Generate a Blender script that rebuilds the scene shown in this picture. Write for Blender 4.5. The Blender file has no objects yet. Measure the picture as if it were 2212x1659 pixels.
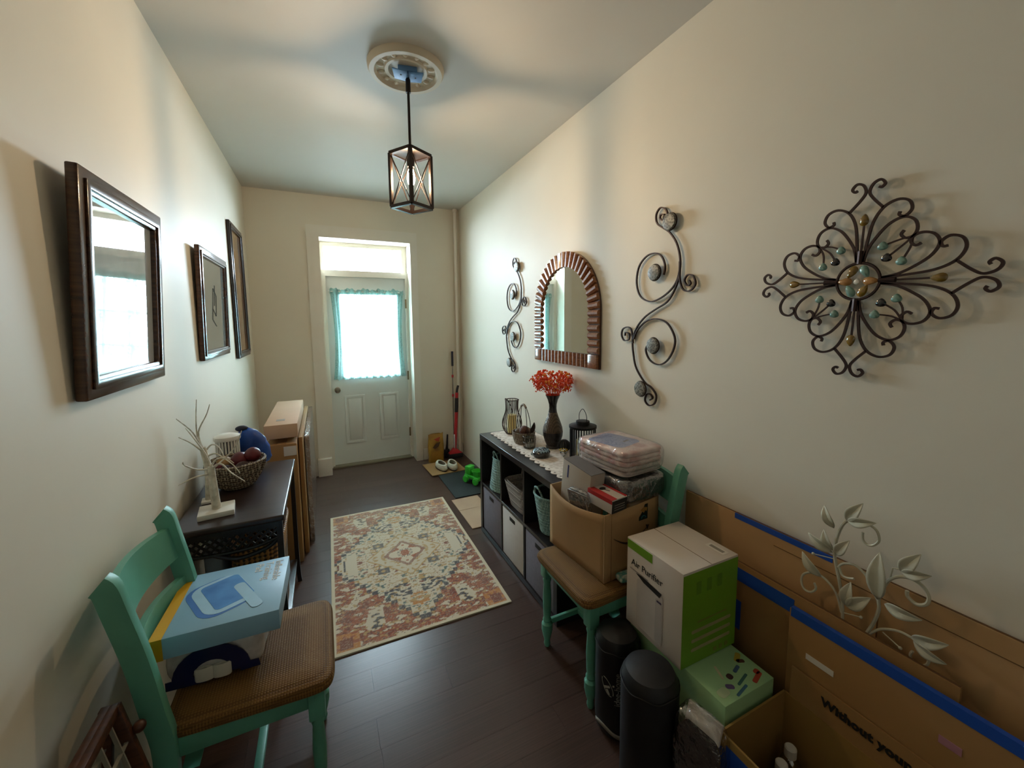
import bpy, bmesh, math, random
from mathutils import Vector, Matrix, noise

random.seed(7)
SC = bpy.context.scene
COL = SC.collection
PI = math.pi
R = math.radians

# ------------------------------------------------------------------ camera
F_PX, CX_PX, CY_PX, W_PX, H_PX = 870.0, 1106.0, 782.0, 2212.0, 1659.0
yaw, pitch, roll = R(25.2), R(5.69), R(-0.53)
fwd = Vector((math.sin(yaw) * math.cos(pitch), math.cos(yaw) * math.cos(pitch), -math.sin(pitch)))
rgt = Vector((math.cos(yaw), -math.sin(yaw), 0))
upv = rgt.cross(fwd)
rgt2 = rgt * math.cos(roll) + upv * math.sin(roll)
upv2 = upv * math.cos(roll) - rgt * math.sin(roll)
cd = bpy.data.cameras.new('camera')
cam = bpy.data.objects.new('camera', cd)
COL.objects.link(cam)
mw = Matrix.Identity(4)
for i in range(3):
    mw[i][0], mw[i][1], mw[i][2] = rgt2[i], upv2[i], -fwd[i]
mw.translation = Vector((0, 0, 1.54))
cam.matrix_world = mw
cd.sensor_fit = 'HORIZONTAL'
cd.sensor_width = 36.0
cd.lens = F_PX / W_PX * 36.0
cd.shift_x = (W_PX / 2 - CX_PX) / W_PX
cd.shift_y = -(H_PX / 2 - CY_PX) / W_PX
cd.clip_start = 0.02
SC.camera = cam

# ------------------------------------------------------------------ world, exposure
SKY = 100.0
BULB = 590.0
wd = bpy.data.worlds.new('sky')
SC.world = wd
wd.use_nodes = True
wn = wd.node_tree.nodes['Background']
wn.inputs[0].default_value = (0.80, 0.93, 1.0, 1)
wn.inputs[1].default_value = SKY
SC.view_settings.view_transform = 'Standard'
SC.view_settings.look = 'None'
SC.view_settings.gamma = 1.0
SC.view_settings.exposure = 0.05
SC.view_settings.use_curve_mapping = False
for nm, lx, lz, sx, sz in (('lite_portal', 0.475, 1.41, 0.58, 0.88), ('transom_portal', 0.455, 2.21, 0.80, 0.26)):
    ld = bpy.data.lights.new(nm, 'AREA')
    ld.shape = 'RECTANGLE'
    ld.size, ld.size_y = sx, sz
    ld.cycles.is_portal = True
    lo = bpy.data.objects.new(nm, ld)
    COL.objects.link(lo)
    lo.location = (lx, 4.72, lz)
    lo.rotation_euler = (-R(90), 0, 0)

# ------------------------------------------------------------------ helpers
def lin(c):
    return c / 12.92 if c <= 0.04045 else ((c + 0.055) / 1.055) ** 2.4
def rgb(h):
    return tuple(lin(int(h[i:i + 2], 16) / 255) for i in (0, 2, 4)) + (1,)

MATS = {}
def M(name, hexc, rough=0.6, metal=0.0, var=0.06, vscale=8.0, bump=0.0, bscale=60.0, spec=0.5, kind=None, hex2=None,
      coat=0.0, emit=None, estr=0.0, rnd=0.0, sheen=0.0):
    if name in MATS:
        return MATS[name]
    m = bpy.data.materials.new(name)
    m.use_nodes = True
    nt = m.node_tree
    p = nt.nodes['Principled BSDF']
    p.inputs['Roughness'].default_value = rough
    p.inputs['Metallic'].default_value = metal
    p.inputs['Specular IOR Level'].default_value = spec
    if coat:
        p.inputs['Coat Weight'].default_value = coat
        p.inputs['Coat Roughness'].default_value = 0.08
    if sheen:
        p.inputs['Sheen Weight'].default_value = sheen
    c1 = rgb(hexc)
    c2 = rgb(hex2) if hex2 else tuple(max(0, x * (1 - 3 * var)) for x in c1[:3]) + (1,)
    L = nt.links.new
    N = nt.nodes.new
    tc = N('ShaderNodeTexCoord')
    src = None
    if kind is None or kind == 'noise':
        t = N('ShaderNodeTexNoise'); t.inputs['Scale'].default_value = vscale; t.inputs['Detail'].default_value = 5
        L(tc.outputs['Object'], t.inputs['Vector']); src = t.outputs['Fac']
    elif kind == 'weave':
        w1 = N('ShaderNodeTexWave'); w1.bands_direction = 'X'; w1.inputs['Scale'].default_value = vscale
        w2 = N('ShaderNodeTexWave'); w2.bands_direction = 'Y'; w2.inputs['Scale'].default_value = vscale
        w3 = N('ShaderNodeTexWave'); w3.bands_direction = 'Z'; w3.inputs['Scale'].default_value = vscale
        for w in (w1, w2, w3):
            L(tc.outputs['Object'], w.inputs['Vector']); w.inputs['Distortion'].default_value = 0.6
        a = N('ShaderNodeMath'); a.operation = 'MULTIPLY'; L(w1.outputs['Fac'], a.inputs[0]); L(w2.outputs['Fac'], a.inputs[1])
        b = N('ShaderNodeMath'); b.operation = 'ADD'; L(a.outputs[0], b.inputs[0])
        s = N('ShaderNodeMath'); s.operation = 'MULTIPLY'; L(w3.outputs['Fac'], s.inputs[0]); s.inputs[1].default_value = 0.5
        L(s.outputs[0], b.inputs[1]); src = b.outputs[0]
    elif kind == 'wood':
        mp = N('ShaderNodeMapping'); mp.inputs['Scale'].default_value = (1.0, 14.0, 14.0)
        L(tc.outputs['Object'], mp.inputs['Vector'])
        t = N('ShaderNodeTexNoise'); t.inputs['Scale'].default_value = vscale; t.inputs['Detail'].default_value = 6
        L(mp.outputs['Vector'], t.inputs['Vector']); src = t.outputs['Fac']
    elif kind == 'spots':
        t = N('ShaderNodeTexVoronoi'); t.inputs['Scale'].default_value = vscale
        L(tc.outputs['Object'], t.inputs['Vector']); src = t.outputs['Distance']
    rp = N('ShaderNodeValToRGB')
    rp.color_ramp.elements[0].position = 0.3; rp.color_ramp.elements[1].position = 0.7
    rp.color_ramp.elements[0].color = c2; rp.color_ramp.elements[1].color = c1
    L(src, rp.inputs['Fac'])
    out = rp.outputs['Color']
    if rnd:
        oi = N('ShaderNodeObjectInfo')
        hs = N('ShaderNodeHueSaturation')
        mr = N('ShaderNodeMapRange'); mr.inputs['To Min'].default_value = 1 - rnd; mr.inputs['To Max'].default_value = 1 + rnd
        L(oi.outputs['Random'], mr.inputs['Value']); L(mr.outputs['Result'], hs.inputs['Value']); L(out, hs.inputs['Color'])
        out = hs.outputs['Color']
    L(out, p.inputs['Base Color'])
    if bump:
        bp = N('ShaderNodeBump'); bp.inputs['Strength'].default_value = bump; bp.inputs['Distance'].default_value = 0.004
        if kind == 'weave':
            L(src, bp.inputs['Height'])
        else:
            t2 = N('ShaderNodeTexNoise'); t2.inputs['Scale'].default_value = bscale; t2.inputs['Detail'].default_value = 4
            L(tc.outputs['Object'], t2.inputs['Vector']); L(t2.outputs['Fac'], bp.inputs['Height'])
        L(bp.outputs['Normal'], p.inputs['Normal'])
    if emit:
        p.inputs['Emission Color'].default_value = rgb(emit)
        p.inputs['Emission Strength'].default_value = estr
    MATS[name] = m
    return m

def M_film(name, tint='ffffff', clear=0.75, rough=0.08, bump=0.5):
    if name in MATS:
        return MATS[name]
    m = bpy.data.materials.new(name); m.use_nodes = True
    nt = m.node_tree; N = nt.nodes.new; L = nt.links.new
    for n in list(nt.nodes):
        nt.nodes.remove(n)
    o = N('ShaderNodeOutputMaterial')
    tr = N('ShaderNodeBsdfTransparent'); tr.inputs[0].default_value = rgb(tint)
    gl = N('ShaderNodeBsdfGlossy'); gl.inputs['Roughness'].default_value = rough
    lw = N('ShaderNodeLayerWeight'); lw.inputs[0].default_value = 0.25
    mr = N('ShaderNodeMapRange'); mr.inputs['To Min'].default_value = 1 - clear; mr.inputs['To Max'].default_value = 0.9
    L(lw.outputs['Facing'], mr.inputs['Value'])
    mx = N('ShaderNodeMixShader'); L(mr.outputs['Result'], mx.inputs[0]); L(tr.outputs[0], mx.inputs[1]); L(gl.outputs[0], mx.inputs[2])
    if bump:
        tc = N('ShaderNodeTexCoord'); t = N('ShaderNodeTexNoise'); t.inputs['Scale'].default_value = 28; t.inputs['Detail'].default_value = 3
        L(tc.outputs['Object'], t.inputs['Vector'])
        b = N('ShaderNodeBump'); b.inputs['Strength'].default_value = bump; b.inputs['Distance'].default_value = 0.02
        L(t.outputs['Fac'], b.inputs['Height']); L(b.outputs['Normal'], gl.inputs['Normal'])
    L(mx.outputs[0], o.inputs[0])
    MATS[name] = m
    return m

def M_attr(name, rough=0.9, bump=0.3, bscale=250):
    m = bpy.data.materials.new(name); m.use_nodes = True
    nt = m.node_tree; N = nt.nodes.new; L = nt.links.new
    p = nt.nodes['Principled BSDF']; p.inputs['Roughness'].default_value = rough
    p.inputs['Specular IOR Level'].default_value = 0.2
    a = N('ShaderNodeVertexColor'); a.layer_name = 'print'
    L(a.outputs['Color'], p.inputs['Base Color'])
    tc = N('ShaderNodeTexCoord'); t = N('ShaderNodeTexNoise'); t.inputs['Scale'].default_value = bscale
    L(tc.outputs['Object'], t.inputs['Vector'])
    b = N('ShaderNodeBump'); b.inputs['Strength'].default_value = bump; b.inputs['Distance'].default_value = 0.003
    L(t.outputs['Fac'], b.inputs['Height']); L(b.outputs['Normal'], p.inputs['Normal'])
    return m

def spline(pts, n=6, closed=False):
    P = [Vector(p) for p in pts]
    if len(P) < 3:
        return P
    out = []
    k = len(P)
    rng = range(k) if closed else range(k - 1)
    for i in rng:
        if closed:
            a, b, c, d = P[(i - 1) % k], P[i], P[(i + 1) % k], P[(i + 2) % k]
        else:
            a, b, c, d = P[max(i - 1, 0)], P[i], P[i + 1], P[min(i + 2, k - 1)]
        for j in range(n):
            t = j / n
            out.append(0.5 * ((2 * b) + (c - a) * t + (2 * a - 5 * b + 4 * c - d) * t * t + (3 * b - a - 3 * c + d) * t ** 3))
    if not closed:
        out.append(P[-1])
    return out

class MB:
    def __init__(self):
        self.v = []; self.f = []
    def add(self, vs, fs, T=None):
        o = len(self.v)
        for p in vs:
            p = Vector(p)
            self.v.append(T @ p if T else p)
        for f in fs:
            self.f.append([o + i for i in f])
        return self
    def box(self, c, s, rz=0.0, T=None, rot=None):
        x, y, z = s[0] / 2, s[1] / 2, s[2] / 2
        m = Matrix.Translation(Vector(c)) @ (rot.to_4x4() if rot else Matrix.Rotation(rz, 4, 'Z'))
        if T:
            m = T @ m
        vs = [(-x, -y, -z), (x, -y, -z), (x, y, -z), (-x, y, -z), (-x, -y, z), (x, -y, z), (x, y, z), (-x, y, z)]
        fs = [(0, 3, 2, 1), (4, 5, 6, 7), (0, 1, 5, 4), (1, 2, 6, 5), (2, 3, 7, 6), (3, 0, 4, 7)]
        return self.add(vs, fs, m)
    def bar(self, a, b, w, d, upd=(0, 0, 1)):
        a, b = Vector(a), Vector(b)
        z = (b - a); ln = z.length; z.normalize()
        u = Vector(upd)
        x = u.cross(z)
        if x.length < 1e-4:
            x = Vector((1, 0, 0)).cross(z)
        x.normalize(); y = z.cross(x)
        m = Matrix(((x[0], y[0], z[0]), (x[1], y[1], z[1]), (x[2], y[2], z[2])))
        return self.box((a + b) / 2, (w, d, ln), rot=m)
    def tube(self, pts, r, n=8, closed=False, T=None, sq=None):
        P = [Vector(p) for p in pts]
        k = len(P)
        rs = r if isinstance(r, (list, tuple)) else [r] * k
        tang = []
        for i in range(k):
            if closed:
                t = P[(i + 1) % k] - P[(i - 1) % k]
            else:
                t = P[min(i + 1, k - 1)] - P[max(i - 1, 0)]
            tang.append(t.normalized() if t.length > 1e-9 else Vector((0, 0, 1)))
        u = Vector((0, 0, 1)) if abs(tang[0].z) < 0.9 else Vector((0, 1, 0))
        if sq:
            u = Vector(sq[2])
        vs, fs = [], []
        for i in range(k):
            t = tang[i]
            x = u - t * u.dot(t)
            if x.length < 1e-6:
                x = Vector((1, 0, 0))
            x.normalize(); y = t.cross(x)
            if not sq:
                u = x
            if sq:
                w, d = sq[0] / 2, sq[1] / 2
                for (a, b) in ((-w, -d), (w, -d), (w, d), (-w, d)):
                    vs.append(P[i] + y * a + x * b)
            else:
                for j in range(n):
                    an = 2 * PI * j / n
                    vs.append(P[i] + (x * math.cos(an) + y * math.sin(an)) * rs[i])
        m = 4 if sq else n
        for i in range(k if closed else k - 1):
            for j in range(m):
                a = i * m + j; b = i * m + (j + 1) % m
                c = ((i + 1) % k) * m + (j + 1) % m; d = ((i + 1) % k) * m + j
                fs.append((a, b, c, d))
        if not closed:
            fs.append(tuple(reversed(range(m))))
            fs.append(tuple(range((k - 1) * m, k * m)))
        return self.add(vs, fs, T)
    def lathe(self, prof, n=24, c=(0, 0, 0), T=None, sx=1.0, sy=1.0, ang=2 * PI, cap=True):
        vs, fs = [], []
        k = len(prof)
        for (r, z) in prof:
            for j in range(n):
                a = ang * j / n
                vs.append((c[0] + r * sx * math.cos(a), c[1] + r * sy * math.sin(a), c[2] + z))
        for i in range(k - 1):
            for j in range(n):
                fs.append((i * n + j, i * n + (j + 1) % n, (i + 1) * n + (j + 1) % n, (i + 1) * n + j))
        if cap:
            if prof[0][0] > 1e-6:
                fs.append(tuple(reversed(range(n))))
            if prof[-1][0] > 1e-6:
                fs.append(tuple(range((k - 1) * n, k * n)))
        return self.add(vs, fs, T)
    def prism(self, poly, z0, z1, T=None):
        n = len(poly)
        vs = [(p[0], p[1], z0) for p in poly] + [(p[0], p[1], z1) for p in poly]
        fs = [tuple(reversed(range(n))), tuple(range(n, 2 * n))]
        for i in range(n):
            j = (i + 1) % n
            fs.append((i, j, n + j, n + i))
        return self.add(vs, fs, T)
    def ring(self, o, i, z0, z1, T=None):
        """frame: outer rect o=(x0,y0,x1,y1), hole i, from z0 to z1"""
        def q(r, z):
            return [(r[0], r[1], z), (r[2], r[1], z), (r[2], r[3], z), (r[0], r[3], z)]
        vs = q(o, z0) + q(i, z0) + q(o, z1) + q(i, z1)
        fs = []
        for k in range(4):
            j = (k + 1) % 4
            fs += [(k, 4 + k, 4 + j, j), (8 + k, 8 + j, 12 + j, 12 + k), (k, j, 8 + j, 8 + k), (4 + k, 12 + k, 12 + j, 4 + j)]
        return self.add(vs, fs, T)
    def grid(self, fn, nu, nv, T=None, closed_u=False):
        vs, fs = [], []
        for i in range(nv + 1):
            for j in range(nu + (0 if closed_u else 1)):
                vs.append(fn(j / nu, i / nv))
        w = nu if closed_u else nu + 1
        for i in range(nv):
            for j in range(nu):
                a = i * w + j; b = i * w + (j + 1) % w
                fs.append((a, b, b + w, a + w))
        return self.add(vs, fs, T)
    def ball(self, c, r, n=12, m=8, s=(1, 1, 1)):
        pr = [(max(r * math.sin(PI * i / m), 0.0), -r * math.cos(PI * i / m) * s[2]) for i in range(m + 1)]
        return self.lathe(pr, n, c, sx=s[0], sy=s[1], cap=False)
    def build(self, name, mat, parent=None, smooth=True, bevel=0.0, seg=2, sub=0, solid=0.0, loc=None, rot=None, jitter=0.0, jscale=10.0):
        me = bpy.data.meshes.new(name)
        bm = bmesh.new()
        V = [bm.verts.new(p) for p in self.v]
        for f in self.f:
            try:
                bm.faces.new([V[i] for i in f])
            except ValueError:
                pass
        bmesh.ops.remove_doubles(bm, verts=bm.verts, dist=1e-6)
        bmesh.ops.recalc_face_normals(bm, faces=bm.faces)
        if bevel:
            es = [e for e in bm.edges if len(e.link_faces) == 2 and e.calc_face_angle(0) > R(25)]
            bmesh.ops.bevel(bm, geom=es, offset=bevel, segments=seg, affect='EDGES', profile=0.5, clamp_overlap=True)
        if jitter:
            for v in bm.verts:
                v.co += noise.noise_vector(v.co * jscale) * jitter
        bm.to_mesh(me); bm.free()
        if smooth:
            for p in me.polygons:
                p.use_smooth = True
            me.set_sharp_from_angle(angle=R(38))
        if mat:
            me.materials.append(mat)
        o = bpy.data.objects.new(name, me)
        COL.objects.link(o)
        if parent:
            o.parent = parent
        if loc:
            o.location = loc
        if rot:
            o.rotation_euler = rot
        if solid:
            s = o.modifiers.new('thickness', 'SOLIDIFY'); s.thickness = solid
        if sub:
            s = o.modifiers.new('smooth', 'SUBSURF'); s.levels = sub; s.render_levels = sub
        return o

def tag(o, label, cat, group=None):
    o['label'] = label; o['category'] = cat
    if group:
        o['group'] = group
    return o
def thing(name, label, cat, loc=(0, 0, 0), rz=0.0, group=None):
    o = bpy.data.objects.new(name, None)
    o.empty_display_size = 0.05
    COL.objects.link(o)
    o.location = loc; o.rotation_euler = (0, 0, rz)
    return tag(o, label, cat, group)
def struct(o):
    o['kind'] = 'structure'
    return o
def dup(root, loc, rz, label, group=None):
    r = root.copy(); COL.objects.link(r); r.location = loc; r.rotation_euler = (0, 0, rz)
    r['label'] = label
    if group:
        r['group'] = group
    for ch in list(root.children):
        c = ch.copy(); COL.objects.link(c); c.parent = r
        for g in ch.children:
            d = g.copy(); COL.objects.link(d); d.parent = c
    return r
def text(name, body, size, mat, parent, T, ext=0.0003, space=1.0, bold=0.0):
    cu = bpy.data.curves.new(name, 'FONT'); cu.body = body; cu.size = size; cu.extrude = ext; cu.align_x = 'CENTER'; cu.align_y = 'CENTER'
    cu.space_character = space; cu.resolution_u = 3; cu.offset = bold
    t = bpy.data.objects.new('lettering', cu); COL.objects.link(t)
    bpy.context.view_layer.update()
    me = bpy.data.meshes.new_from_object(t.evaluated_get(bpy.context.evaluated_depsgraph_get()))
    bpy.data.objects.remove(t); bpy.data.curves.remove(cu)
    me.transform(T)
    me.materials.clear(); me.materials.append(mat)
    o = bpy.data.objects.new(name, me); COL.objects.link(o); o.parent = parent
    return o
def frame_T(origin, xdir, ydir):
    x = Vector(xdir).normalized(); y = Vector(ydir).normalized(); z = x.cross(y)
    m = Matrix.Identity(4)
    for i in range(3):
        m[i][0], m[i][1], m[i][2] = x[i], y[i], z[i]
    m.translation = Vector(origin)
    return m

# ------------------------------------------------------------------ materials
m_wall = M('wall_paint', 'e2dac9', 0.55, var=0.012, vscale=2.5, bump=0.08, bscale=35)
m_ceil = M("ceiling_paint", "cbc7bf", 0.6, var=0.012, vscale=2, bump=0.05, bscale=30)
m_trim = M('trim_paint', 'e6e0d4', 0.4, var=0.015, vscale=5)
m_plank = M('dark_plank', '553f36', 0.30, var=0.10, vscale=2.2, kind='wood', hex2='44322a', rnd=0.12, bump=0.04, bscale=30, spec=0.38)
m_sub = M('subfloor', '1c1512', 0.8)
m_door = M('door_paint', 'dfe2dd', 0.35, var=0.012, vscale=4)
m_brass = M('aged_metal', '8d7a5e', 0.35, 0.9, var=0.08)
m_nickel = M('satin_nickel', 'a9a297', 0.25, 1.0, var=0.03)
m_iron = M('dark_iron', '3a2a26', 0.45, 0.6, var=0.08, vscale=30)
m_bronze = M('oil_bronze', '241a17', 0.4, 0.5, var=0.05)
m_black = M('black_wood', '1d1715', 0.35, var=0.05, vscale=6, kind='wood', hex2='140f0e')
m_shelf = M('espresso_laminate', '1e1818', 0.32, var=0.05, vscale=3, kind='wood', hex2='161112')
m_green = M('aqua_chair_paint', '62a88f', 0.42, var=0.05, vscale=9, bump=0.05, bscale=40)
m_worn = M('worn_edge', 'a9b48c', 0.6)
m_seat = M('woven_seat', '83602f', 0.7, kind='weave', vscale=42, hex2='664822', bump=0.35, spec=0.25)
m_card = M('cardboard', 'b38d5f', 0.75, var=0.03, vscale=5, bump=0.05, bscale=20)
m_card2 = M('cardboard_dark', '9c7545', 0.75, var=0.03, vscale=5)
m_card3 = M('cardboard_pink', 'c6a587', 0.75, var=0.03, vscale=5)
m_cedge = M('cardboard_edge', '6e4d2c', 0.85)
m_bluetape = M('blue_tape', '1a4fb0', 0.5, var=0.04)
m_white = M('white_paint', 'e8e4da', 0.5, var=0.02)
m_paper = M('white_label', 'dcd6cc', 0.6, var=0.02)
m_ink = M('black_ink', '15130f', 0.7)
m_mirror = M('mirror_silver', 'e6eae8', 0.015, 1.0, var=0.0)
m_glasspane = M_film('window_glass', 'f7fbff', clear=0.95, rough=0.01, bump=0)
m_wrap = M_film('clear_wrap', 'f8f8fa', clear=0.89, rough=0.10, bump=0.9)
m_wrapg = M_film('cloudy_wrap', 'd8d8de', clear=0.62, rough=0.18, bump=0.9)

XL, XR, YB, YF, H = -0.585, 1.44, 4.43, -1.6, 2.775

# ------------------------------------------------------------------ room shell
fl = struct(MB().box(((XL + XR) / 2, (YF + 4.72) / 2, -0.06), (XR - XL + 0.2, 4.72 - YF + 0.1, 0.09)).build('floor', m_sub, smooth=False))
pm = {}
y = YF; row = 0
while y < 4.70:
    x = XL - random.random() * 0.7
    while x < XR:
        ln = random.choice((0.75, 0.95, 1.2))
        a, b = max(x, XL), min(x + ln, XR)
        if b - a > 0.05:
            o = bpy.data.objects.new('plank', None)
            key = 'p'
            if key not in pm:
                t = MB().box((0, 0, 0), (1, 1, 1)).build('plank_source', m_plank, bevel=0.0)
                pm[key] = t.data; bpy.data.objects.remove(t)
                bmx = bmesh.new(); bmx.from_mesh(pm[key])
                top = [f for f in bmx.faces if f.normal.z > 0.9]
                r = bmesh.ops.inset_region(bmx, faces=top, thickness=0.003, depth=0)
                for v in bmx.verts:
                    if v.co.z > 0.4 and (abs(v.co.x) > 0.495 or abs(v.co.y) > 0.495):
                        v.co.z -= 0.05
                bmx.to_mesh(pm[key]); bmx.free()
                pm[key].name = 'plank'
            bpy.data.objects.remove(o)
            o = bpy.data.objects.new('plank', pm[key])
            COL.objects.link(o); o.parent = fl
            o.location = ((a + b) / 2, y + 0.0625, -0.0075)
            o.scale = (b - a - 0.0006, 0.1245, 0.015)
        x += ln
    y += 0.125
struct(MB().box(((XL + XR) / 2, (YF + 4.75) / 2, H + 0.05), (XR - XL + 0.2, 4.75 - YF + 0.2, 0.1)).build('ceiling', m_ceil, smooth=False))
struct(MB().box((XL - 0.05, (YF + 4.75) / 2, H / 2), (0.1, 4.75 - YF, H)).build('wall_left', m_wall, smooth=False))
struct(MB().box((XR + 0.05, (YF + 4.75) / 2, H / 2), (0.1, 4.75 - YF, H)).build('wall_right', m_wall, smooth=False))
struct(MB().box(((XL + XR) / 2, YF - 0.05, H / 2), (XR - XL, 0.1, H)).build('wall_front', m_wall, smooth=False))
TY = Matrix(((1, 0, 0, 0), (0, 0, -1, 0), (0, 1, 0, 0), (0, 0, 0, 1)))   # (x,z,-y) -> prism in the wall plane
DX0, DX1, DZ = 0.02, 0.892, 2.378
struct(MB().prism([(XL, 0), (DX0, 0), (DX0, DZ), (DX1, DZ), (DX1, 0), (XR, 0), (XR, H), (XL, H)], -4.72, -YB, TY).build('wall_back', m_wall, smooth=False))
# casing around the doorway
struct(MB().prism([(-0.09, 0), (DX0, 0), (DX0, DZ), (DX1, DZ), (DX1, 0), (0.965, 0), (0.965, 2.49), (-0.09, 2.49)], -YB, -YB + 0.014, TY).build('trim_1', m_trim, smooth=False))
struct(MB().box((-0.035, 4.405, 0.09), (0.13, 0.06, 0.18)).build('trim_2', m_trim, bevel=0.004))
# inner door frame with transom bar
struct(MB().prism([(DX0, 0), (0.062, 0), (0.062, 2.026), (0.863, 2.026), (0.863, 0), (DX1, 0), (DX1, 2.09), (DX0, 2.09)], -4.641, -4.60, TY).build('trim_3', m_trim, smooth=False))
struct(MB().box((0.456, 4.63, 0.006), (0.83, 0.14, 0.02)).build('trim_4', M('threshold', '8d8672', 0.5, 0.3), bevel=0.004))
# transom window
w1 = struct(MB().ring((DX0, 2.034, DX1, DZ), (0.055, 2.09, 0.838, 2.335), -4.69, -4.6415, TY).build('window_1', m_trim, bevel=0.004))
MB().box((0.4465, 4.668, 2.2125), (0.79, 0.006, 0.25)).build('pane', m_glasspane, w1, smooth=False)
# baseboards
struct(MB().prism([(0, 0), (0.018, 0), (0.018, 0.11), (0.008, 0.13), (0, 0.13)], 0, YB - YF, frame_T((XR, YB, 0), (-1, 0, 0), (0, 0, 1))).build('baseboard_right', m_trim, smooth=False))
struct(MB().prism([(0, 0), (0.018, 0), (0.018, 0.11), (0.008, 0.13), (0, 0.13)], -(YB - YF), 0, frame_T((XL, YB, 0), (1, 0, 0), (0, 0, 1))).build('baseboard_left', m_trim, smooth=False))
struct(MB().box((-0.34, YB - 0.009, 0.065), (0.49, 0.018, 0.13)).build('baseboard_back', m_trim, bevel=0.004))
struct(MB().box((1.20, YB - 0.009, 0.065), (0.46, 0.018, 0.13)).build('baseboard_back_corner', m_trim, bevel=0.004))
struct(MB().box((0.45, 9.8, -0.2), (14, 10, 0.1)).build('ground', M('porch_concrete', 'b5b2aa', 0.9), smooth=False))

# door with half light
d1 = struct(MB().ring((0.055, 0.012, 0.869, 2.03), (0.185, 0.97, 0.765, 1.85), -4.685, -4.642, TY).build('door_1', m_door, bevel=0.002, seg=1))
MB().box((0.475, 4.664, 1.41), (0.59, 0.006, 0.89)).build('pane', m_glasspane, d1, smooth=False)
MB().ring((0.165, 0.95, 0.785, 1.87), (0.192, 0.977, 0.758, 1.843), -4.642, -4.630, TY).build('glazing_frame', m_door, d1, bevel=0.004)
for i in (1, 2):
    MB().box((0.185 + 0.58 * i / 3, 4.66, 1.41), (0.016, 0.02, 0.88)).build('glazing_bar', m_door, d1, smooth=False)
    MB().box((0.475, 4.66, 0.97 + 0.88 * i / 3), (0.58, 0.02, 0.016)).build('glazing_bar', m_door, d1, smooth=False)
for x0, x1 in ((0.185, 0.395), (0.545, 0.755)):
    p = MB().ring((x0, 0.235, x1, 0.765), (x0 + 0.028, 0.263, x1 - 0.028, 0.737), -4.642, -4.634, TY).build('panel_moulding', m_door, d1, bevel=0.004)
    MB().box(((x0 + x1) / 2, 4.641, 0.5), (x1 - x0 - 0.08, 0.012, 0.45)).build('raised_panel', m_door, p, bevel=0.005)
kn = MB().lathe([(0.028, 0), (0.030, 0.006), (0.012, 0.014), (0.011, 0.034), (0.022, 0.042), (0.030, 0.056), (0.026, 0.068), (0.0, 0.072)], 20,
           T=frame_T((0.122, 4.642, 0.835), (1, 0, 0), (0, 0, 1))).build('door_knob', m_nickel, d1)
for z in (0.3, 0.95, 1.75):
    MB().box((0.862, 4.597, z), (0.018, 0.008, 0.10)).build('hinge', m_brass, d1, bevel=0.002)

# curtain on the door
mc = bpy.data.materials.new('lace'); mc.use_nodes = True
nt = mc.node_tree; N = nt.nodes.new; L = nt.links.new
for n in list(nt.nodes):
    nt.nodes.remove(n)
o_ = N('ShaderNodeOutputMaterial'); tr_ = N('ShaderNodeBsdfTransparent'); tl_ = N('ShaderNodeBsdfTranslucent'); df_ = N('ShaderNodeBsdfDiffuse')
tl_.inputs[0].default_value = rgb('9fc4c0'); df_.inputs[0].default_value = rgb('a9c8c4')
m1 = N('ShaderNodeMixShader'); m1.inputs[0].default_value = 0.5; L(tl_.outputs[0], m1.inputs[1]); L(df_.outputs[0], m1.inputs[2])
tc_ = N('ShaderNodeTexCoord'); vo = N('ShaderNodeTexVoronoi'); vo.inputs['Scale'].default_value = 55; L(tc_.outputs['Object'], vo.inputs['Vector'])
mr_ = N('ShaderNodeMapRange'); mr_.inputs['From Min'].default_value = 0.2; mr_.inputs['From Max'].default_value = 0.6
mr_.inputs['To Min'].default_value = 0.62; mr_.inputs['To Max'].default_value = 0.86
mpc = N('ShaderNodeMapping'); mpc.inputs['Scale'].default_value = (26, 26, 2.2); L(tc_.outputs['Object'], mpc.inputs['Vector'])
nfold = N('ShaderNodeTexNoise'); nfold.inputs['Scale'].default_value = 1.0; L(mpc.outputs['Vector'], nfold.inputs['Vector'])
mf_ = N('ShaderNodeMapRange'); mf_.inputs['From Min'].default_value = 0.42; mf_.inputs['From Max'].default_value = 0.62
mf_.inputs['To Min'].default_value = -0.04; mf_.inputs['To Max'].default_value = 0.30
L(nfold.outputs['Fac'], mf_.inputs['Value'])
ad_ = N('ShaderNodeMath'); ad_.operation = 'ADD'; ad_.use_clamp = True
L(mf_.outputs['Result'], ad_.inputs[1])
L(vo.outputs['Distance'], mr_.inputs['Value']); L(mr_.outputs['Result'], ad_.inputs[0])
m2 = N('ShaderNodeMixShader'); L(ad_.outputs[0], m2.inputs[0]); L(tr_.outputs[0], m2.inputs[1]); L(m1.outputs[0], m2.inputs[2])
L(m2.outputs[0], o_.inputs[0])
def curt(u, v):
    x = 0.095 + u * 0.745
    z = 1.89 - v * 0.945
    edge = 0.012 * math.sin(u * 70) + 0.006 * math.sin(u * 157 + 1)
    if v > 0.97 or v < 0.02:
        z += 0.5 * edge
    pinch = 0.03 * math.sin(PI * v) * (1 if u < 0.5 else -1) * (abs(u - 0.5) * 2) ** 3
    return (x + pinch, 4.612 + 0.010 * math.sin(u * 62 + 0.5 * math.sin(v * 5)) + 0.004 * math.sin(u * 141 + v * 2), z)
cv = thing('lace_curtain', 'sheer pale aqua lace curtain hanging over the door window', 'curtain', (0, 0, 0))
MB().grid(curt, 160, 30).build('curtain_cloth', mc, cv)
mhem = M('curtain_hem', '8fb0ac', 0.9, var=0.05)
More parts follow.
